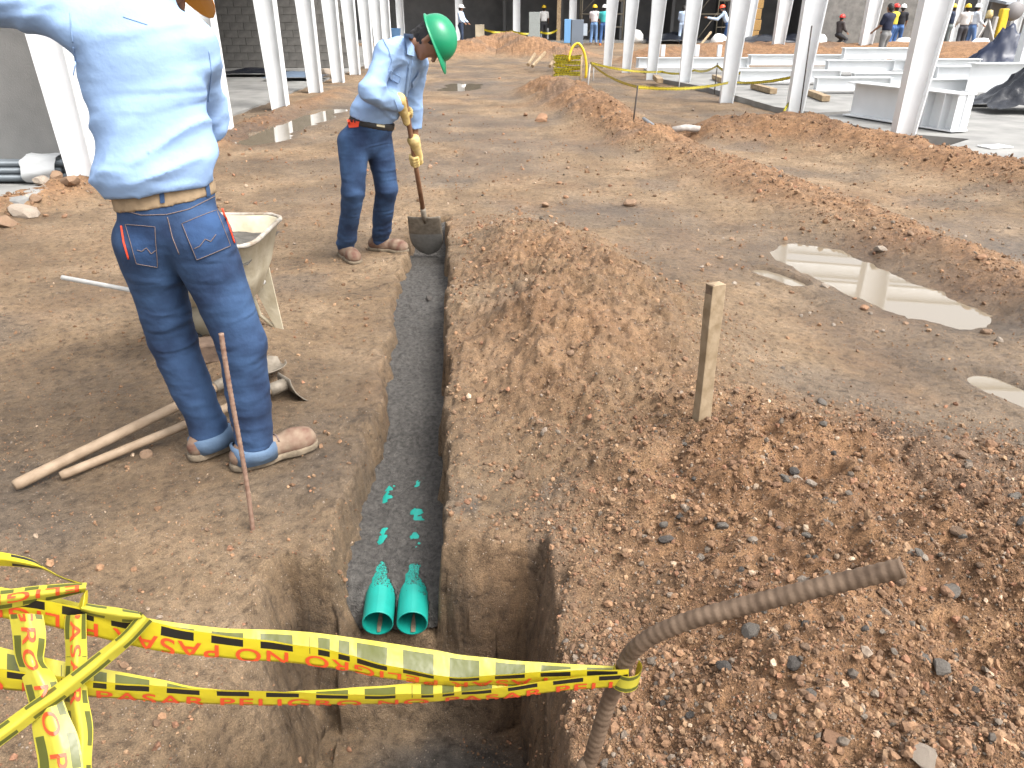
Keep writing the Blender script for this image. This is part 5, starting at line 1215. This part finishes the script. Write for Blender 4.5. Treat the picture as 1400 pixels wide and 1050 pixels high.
# grey pipe in the hollow
a, b = PZ(880, 163, .02), PZ(904, 180, -.06); o = MB().tube([a, b], .035, 12).build('grey_pipe', mat('grey_pvc', (.22, .24, .26), .5), None, smooth=True); tag(o, 'grey plastic pipe end showing in the hollow below the lone bar', 'pipe')
p = PZ(935, 184, .0); o = MB().tube([p + [-.18, 0, .07], p + [0, 0, .10], p + [.2, .02, .08]], .05, 10).build('sack', mat('pale_sack', (.4, .37, .34), .9, var=.2), None, smooth=True, noise=.03, nscale=8); tag(o, 'pale crumpled sack in the earth beside the hollow', 'sack')
# black plastic heaps
BLACKP = mat('black_plastic_sheet', (.012, .014, .02), .25, bump=.01, bscale=9)
def sheet(p, w, d, h, label, seed, name='plastic_sheet', m_=BLACKP, cat='sheet', grp=None):
    n = 26; rows = []
    xs = np.linspace(-1, 1, n); X_, Y_ = np.meshgrid(xs, xs); r2 = X_ ** 2 + Y_ ** 2
    Z = h * np.exp(-r2 * 1.6) * (1 + .5 * fbm(X_ * 1.6, Y_ * 1.6, 3, seed)) + h * .35 * np.abs(fbm(X_ * 4, Y_ * 4, 3, seed + 1)) * (1 - np.clip(r2, 0, 1) * .6)
    wob = 1 + .2 * fbm(X_ * 2, Y_ * 2, 2, seed + 3)
    o = MB().grid([[(p[0] + X_[i, j] * w * wob[i, j], p[1] + Y_[i, j] * d * wob[i, j], p[2] + Z[i, j]) for j in range(n)] for i in range(n)]).build(name, m_, None, smooth=True); return tag(o, label, cat, grp)
sheet(PZ(1398, 148, .15), .75, .5, .55, 'shiny black plastic sheeting heaped on the slab', 3)
sheet(PZ(1335, 142, .13), .5, .25, .12, 'flat black plastic scrap lying on the slab', 5)
sheet(PZ(1365, 98, .1), .9, .5, .9, 'dark blue tarpaulin over a mound beside the far tape', 7, m_=mat('blue_tarpaulin', (.012, .02, .05), .4))
for i, (x, y, w) in enumerate(((1045, 60, 2.2), (1085, 58, 1.6), (920, 56, 1.4), (350, 100, .9), (405, 105, .7))):
    sheet(PZ(x, y, .1 if y > 80 else .12), w, .8 if y < 80 else .5, .35 if y < 80 else .12, ['dark sheeting heaped in front of the cartons', 'dark sheeting heaped beside the right end of the hall', 'dark sheeting heaped below the partition', 'dark sheeting scrap on the floor before the block wall', 'bluish sheeting scrap on the floor before the block wall'][i], 20 + i, m_=BLACKP if i < 4 else mat('bluish_sheet', (.12, .16, .22), .4))
p = PZ(453, 104, .05); stone(p[0], p[1], .28, PL, 'pale boulder between two columns of the grey hall', rr=rr)
# scaffold towers
TUBE = mat('scaffold_tube', (.33, .29, .22), .6, metal=.3)
def scaffold(x, Y, label, w=1.6, d=1.2, n=3):
    c = PY(x, 60, Y); e = empty('scaffold', (c[0], Y, .1), label, 'scaffold', 'scaffold towers')
    for sx in (-1, 1):
        for sy in (0, 1): MB().tube([(c[0] + sx * w / 2, Y + sy * d, .1), (c[0] + sx * w / 2, Y + sy * d, .1 + n * 1.3)], .035, 6).build('standard', TUBE, e, smooth=True)
    for k in range(1, n * 2 + 1):
        z = .1 + k * .62
        for sy in (0, 1):
            if k % 2 == 0: MB().tube([(c[0] - w / 2, Y + sy * d, z), (c[0] + w / 2, Y + sy * d, z)], .03, 6).build('ledger', TUBE, e, smooth=True)
        MB().tube([(c[0] + w / 2, Y, z), (c[0] + w / 2, Y + d, z)], .028, 6).build('rung', TUBE, e, smooth=True)
        MB().tube([(c[0] + w * .12, Y, z), (c[0] + w / 2, Y, z)], .028, 6).build('rung', TUBE, e, smooth=True)
    MB().tube([(c[0] + w * .12, Y, .1), (c[0] + w * .12, Y, .1 + n * 1.3)], .03, 6).build('standard', TUBE, e, smooth=True)
    for k in range(n): MB().tube([(c[0] - w / 2, Y, .1 + k * 1.3), (c[0] + w * .1, Y, 1.4 + k * 1.3)], .02, 6).build('brace', TUBE, e, smooth=True)
scaffold(972, 43.6, 'scaffold tower beside the worker in red helmet'); scaffold(822, 44.2, 'scaffold tower behind the two workers at the cabinets', 2.2)
# cabinets, panels, posts and boxes in front of the end hall
def boxpx(name, x0, x1, ybot, h, dep, m_, label, cat, z=.1, rot=0., bev=.01, grp=None, Y=None):
    a, b = PZ(x0, ybot, z), PZ(x1, ybot, z)
    if Y: a, b = PY(x0, ybot, Y), PY(x1, ybot, Y)
    o = MB().box(((a[0] + b[0]) / 2, a[1] + dep / 2, z + h / 2), (b[0] - a[0], dep, h), Matrix.Rotation(rot, 3, 'X'), bev=bev).build(name, m_); return tag(o, label, cat, grp)
CAB = mat('blue_grey_cabinet', (.14, .17, .21), .5, var=.1, vscale=1); CABL = mat('light_cabinet', (.36, .42, .48), .5, var=.1, vscale=1); BLUE = mat('blue_board', (.12, .28, .5), .5)
e1 = boxpx('cabinet', 781, 797, 62, 1.05, .7, CAB, 'dark blue-grey cabinet standing before the end hall', 'cabinet', .1)
lb_ = MB().box(Vector(e1.data.vertices[0].co) * 0 + Vector((PZ(796, 62, .1)[0] + .12, PZ(796, 62, .1)[1] + .05, .75)), (.18, .03, .5)).build('pale_door', CABL); attach(lb_, e1)
boxpx('board', 771, 781, 59, 1.05, .1, BLUE, 'blue board leaning beside the dark cabinet', 'board', .1, rot=-.12)
o = boxpx('panel', 723, 738, 60, 1.15, .12, mat('grey_green_panel', (.16, .175, .165), .6, var=.1), 'grey panel leaning on a trestle behind the mounds', 'panel', .35, rot=-.35)
for sx in (-.3, .3):
    q = PZ(731, 60, .1); l_ = MB().tube([(q[0] + sx, q[1] - .1, .0), (q[0] + sx, q[1] + .25, .5)], .03, 6).build('leg', CAB); attach(l_, o)
boxpx('plywood_box', 650, 662, 56, .75, .4, mat('plywood', (.42, .36, .26), .8, var=.2, vscale=3), 'pale plywood box with a tape tied to it before the end hall', 'box', .12)
boxpx('bucket_crate', 682, 700, 54, .35, .5, CABL, 'pale crate on the floor before the far column', 'crate', .12)
boxpx('kerb_board', 640, 720, 60, .12, .2, mat('white_kerb', (.62, .62, .6), .8), 'long pale board along the edge of the end hall floor', 'board', .06)
boxpx('white_bucket', 745, 750, 54, .55, .3, mat('white_plastic', (.68, .7, .72), .5), 'white container on the floor behind the leaning panel', 'bucket', .12)
far_tape([PY(660, 40, 42.2), PY(700, 43, 42.4), PY(740, 44, 42.6), PY(762, 41, 42.8)], 'yellow tape across the front of the end hall', .12, .1)
p = PY(763, 60, 42.9); o = MB().box((p[0], p[1], 2.2), (.2, .15, 4.2)).build('timber_prop', WOOD); tag(o, 'timber prop standing between bays of the end hall', 'prop')
for k in range(4):
    q = PY(1024, 55, 42.4); o = MB().box((q[0] + .05 * (k % 2), 42.4, .35 + .5 * k), (.75, .6, .48), bev=.02).build('carton', mat('carton_%d' % k, (.42, .25, .09), .85, var=.15)); tag(o, 'brown carton in the tall stack beside a far column', 'carton', 'stacked cartons')
BL2 = mat('light_blue_plastic', (.16, .36, .68), .4)
p = PZ(538, 66, .1); m = MB(); m.lathe([(.0, .02), (.26, .02), (.36, .75), (.38, .76), (.34, .74), (.25, .1), (.0, .1)], (p[0], p[1], .1), 20); o = m.build('blue_tub', BL2, None, smooth=True); tag(o, 'light blue tub beside a far column of the grey hall', 'tub')
p = PZ(523, 72, .1); gm_ = mat('green_hose', (.02, .35, .2), .5); o = MB().tube([(p[0] + .15 * math.sin(q * 2), p[1], .15 + 1.15 * q / 3 if q < 3 else 1.3 - .3 * (q - 3)) if True else 0 for q in np.linspace(0, 4, 16)], .05, 8).build('green_hose', gm_, None, smooth=True); tag(o, 'green plastic hose standing in a loop beside the blue tub', 'hose')
for i, (x, y) in enumerate(((982, 64), (1233, 70), (1336, 74), (869, 56), (1118, 62))):
    p = PZ(x, y, .1); p[2] = max(0, H1(p[0], p[1])); m = MB(); m.lathe([(.02, .0), (.3, .02), (.38, .2), (.36, .42), (.2, .58), (.02, .62)], (p[0], p[1], p[2]), 14); o = m.build('white_sack', mat('white_sack_%d' % i, (.68, .68, .66), .8), None, smooth=True, noise=.05, nscale=3); tag(o, ['round white sack below the scaffold', 'round white sack beside the thick column', 'round white sack in front of the tripod', 'white sack behind two near columns of the slab row', 'white sack at the left end of the long block wall'][i], 'sack')
# surveyor's tripod and level
p = PZ(1340, 70, 0); e = empty('survey_tripod', (p[0], p[1], 0), 'surveyor\'s tripod with instrument among the workers in helmets', 'tripod')
for dx, dy in ((-.55, -.2), (.5, -.25), (.0, .5)): MB().tube([(p[0] + dx, p[1] + dy, 0), (p[0], p[1], 1.25)], .045, 8).build('leg', PALEROD, e, smooth=True)
MB().lathe([(.0, 0), (.12, 0), (.14, .12), (.1, .3), (0, .32)], (p[0], p[1], 1.24), 14).build('instrument', mat('instrument_tan', (.45, .35, .15), .5), e, smooth=True)
# small yellow compactor
p = PZ(1359, 70, 0); e = empty('compactor', (p[0], p[1], 0), 'upright yellow machine with round grey drum by the far shed', 'machine')
MB().box((p[0], p[1], .85), (.3, .3, 1.5), bev=.04).build('mast', YP, e); MB().box((p[0] - .28, p[1], .75), (.12, .2, 1.1), bev=.02).build('side_rail', PALEROD, e); MB().box((p[0], p[1], .08), (.5, .5, .14), bev=.02).build('foot', CAB, e)
MB().lathe([(.0, -.16), (.3, -.16), (.36, 0), (.3, .16), (0, .16)], (p[0] + .4, p[1], 1.5), 20, Matrix.Rotation(R(90), 3, 'X')).build('drum', mat('grey_drum', (.2, .19, .19), .6), e, smooth=True)
# timber offcuts
for i, (x0, y0, x1, y1) in enumerate(((728, 88, 745, 72), (752, 88, 760, 78), (1010, 86, 1030, 76), (1025, 84, 1046, 80), (722, 86, 731, 74), (956, 62, 972, 44))):
    a, b = PZ(x0, y0, .2), PZ(x1, y1, .2); a[2] = .15 + max(0, H1(a[0], a[1])); b[1] = a[1] + .8; b = PY(x1, y1, b[1]); o = MB().tube([a, b], .05, 6).build('timber', WOOD); tag(o, ['timber offcut propped on the far mound', 'short timber offcut beside the far mound', 'timber offcut lying behind the first stacked beam', 'second timber offcut lying behind the stacked beams', 'thin timber stuck in the far mound', 'plank leaning below the scaffold'][i], 'timber')
# trees past the block wall
BARK = mat('bark', (.09, .07, .05), .9); LEAF = mat('leaf', (.035, .075, .018), .6, col2=(.075, .13, .035), vscale=1.5)
def tree(x, Y, h, label, seed):
    r = np.random.default_rng(seed); c = PY(x, 40, Y); e = empty('tree', (c[0], Y, 0), label, 'tree', 'trees behind the far walls')
    limbs = MB(); limbs.tube([(c[0], Y, -.2), (c[0] + .1, Y, h * .3), (c[0], Y + .1, h * .55)], [.22, .17, .1], 8); ends = []
    for k in range(9):
        a = r.uniform(0, 6.28); z = h * r.uniform(.15, .55); t = np.array([c[0] + math.cos(a) * h * .33, Y + math.sin(a) * h * .33, z + h * r.uniform(.12, .4)]); limbs.tube([(c[0], Y, z), (c[0] * .5 + t[0] * .5, Y * .5 + t[1] * .5, z + .5 * (t[2] - z) + .2), t], [.08, .05, .02], 6); ends.append(t)
    limbs.build('trunk', BARK, e, smooth=True)
    cl = np.array(ends)[r.integers(0, 9, 60)] + r.normal(0, h * .1, (60, 3)); n = 5200; P = cl[r.integers(0, 60, n)] + r.normal(0, h * .055, (n, 3)); P[:, 2] = np.maximum(P[:, 2], .5)
    A = np.linalg.qr(r.normal(size=(n, 3, 3)))[0] * r.uniform(.06, .13, (n, 1, 1)); q = np.array([(-1, -.5, 0), (0, -.7, .1), (1, 0, 0), (0, .7, .1)])
    V_ = np.einsum('nij,kj->nki', A, q) + P[:, None]; npmesh('crown', V_.reshape(-1, 3), np.arange(n * 4).reshape(n, 4), LEAF, False, e)
tree(1285, 50, 6, 'green tree behind the low dark wall and the workers', 1); tree(1345, 52, 6.5, 'green tree behind the surveyor\'s tripod', 2); tree(1405, 54, 7, 'green tree behind the pale shed roof', 3)
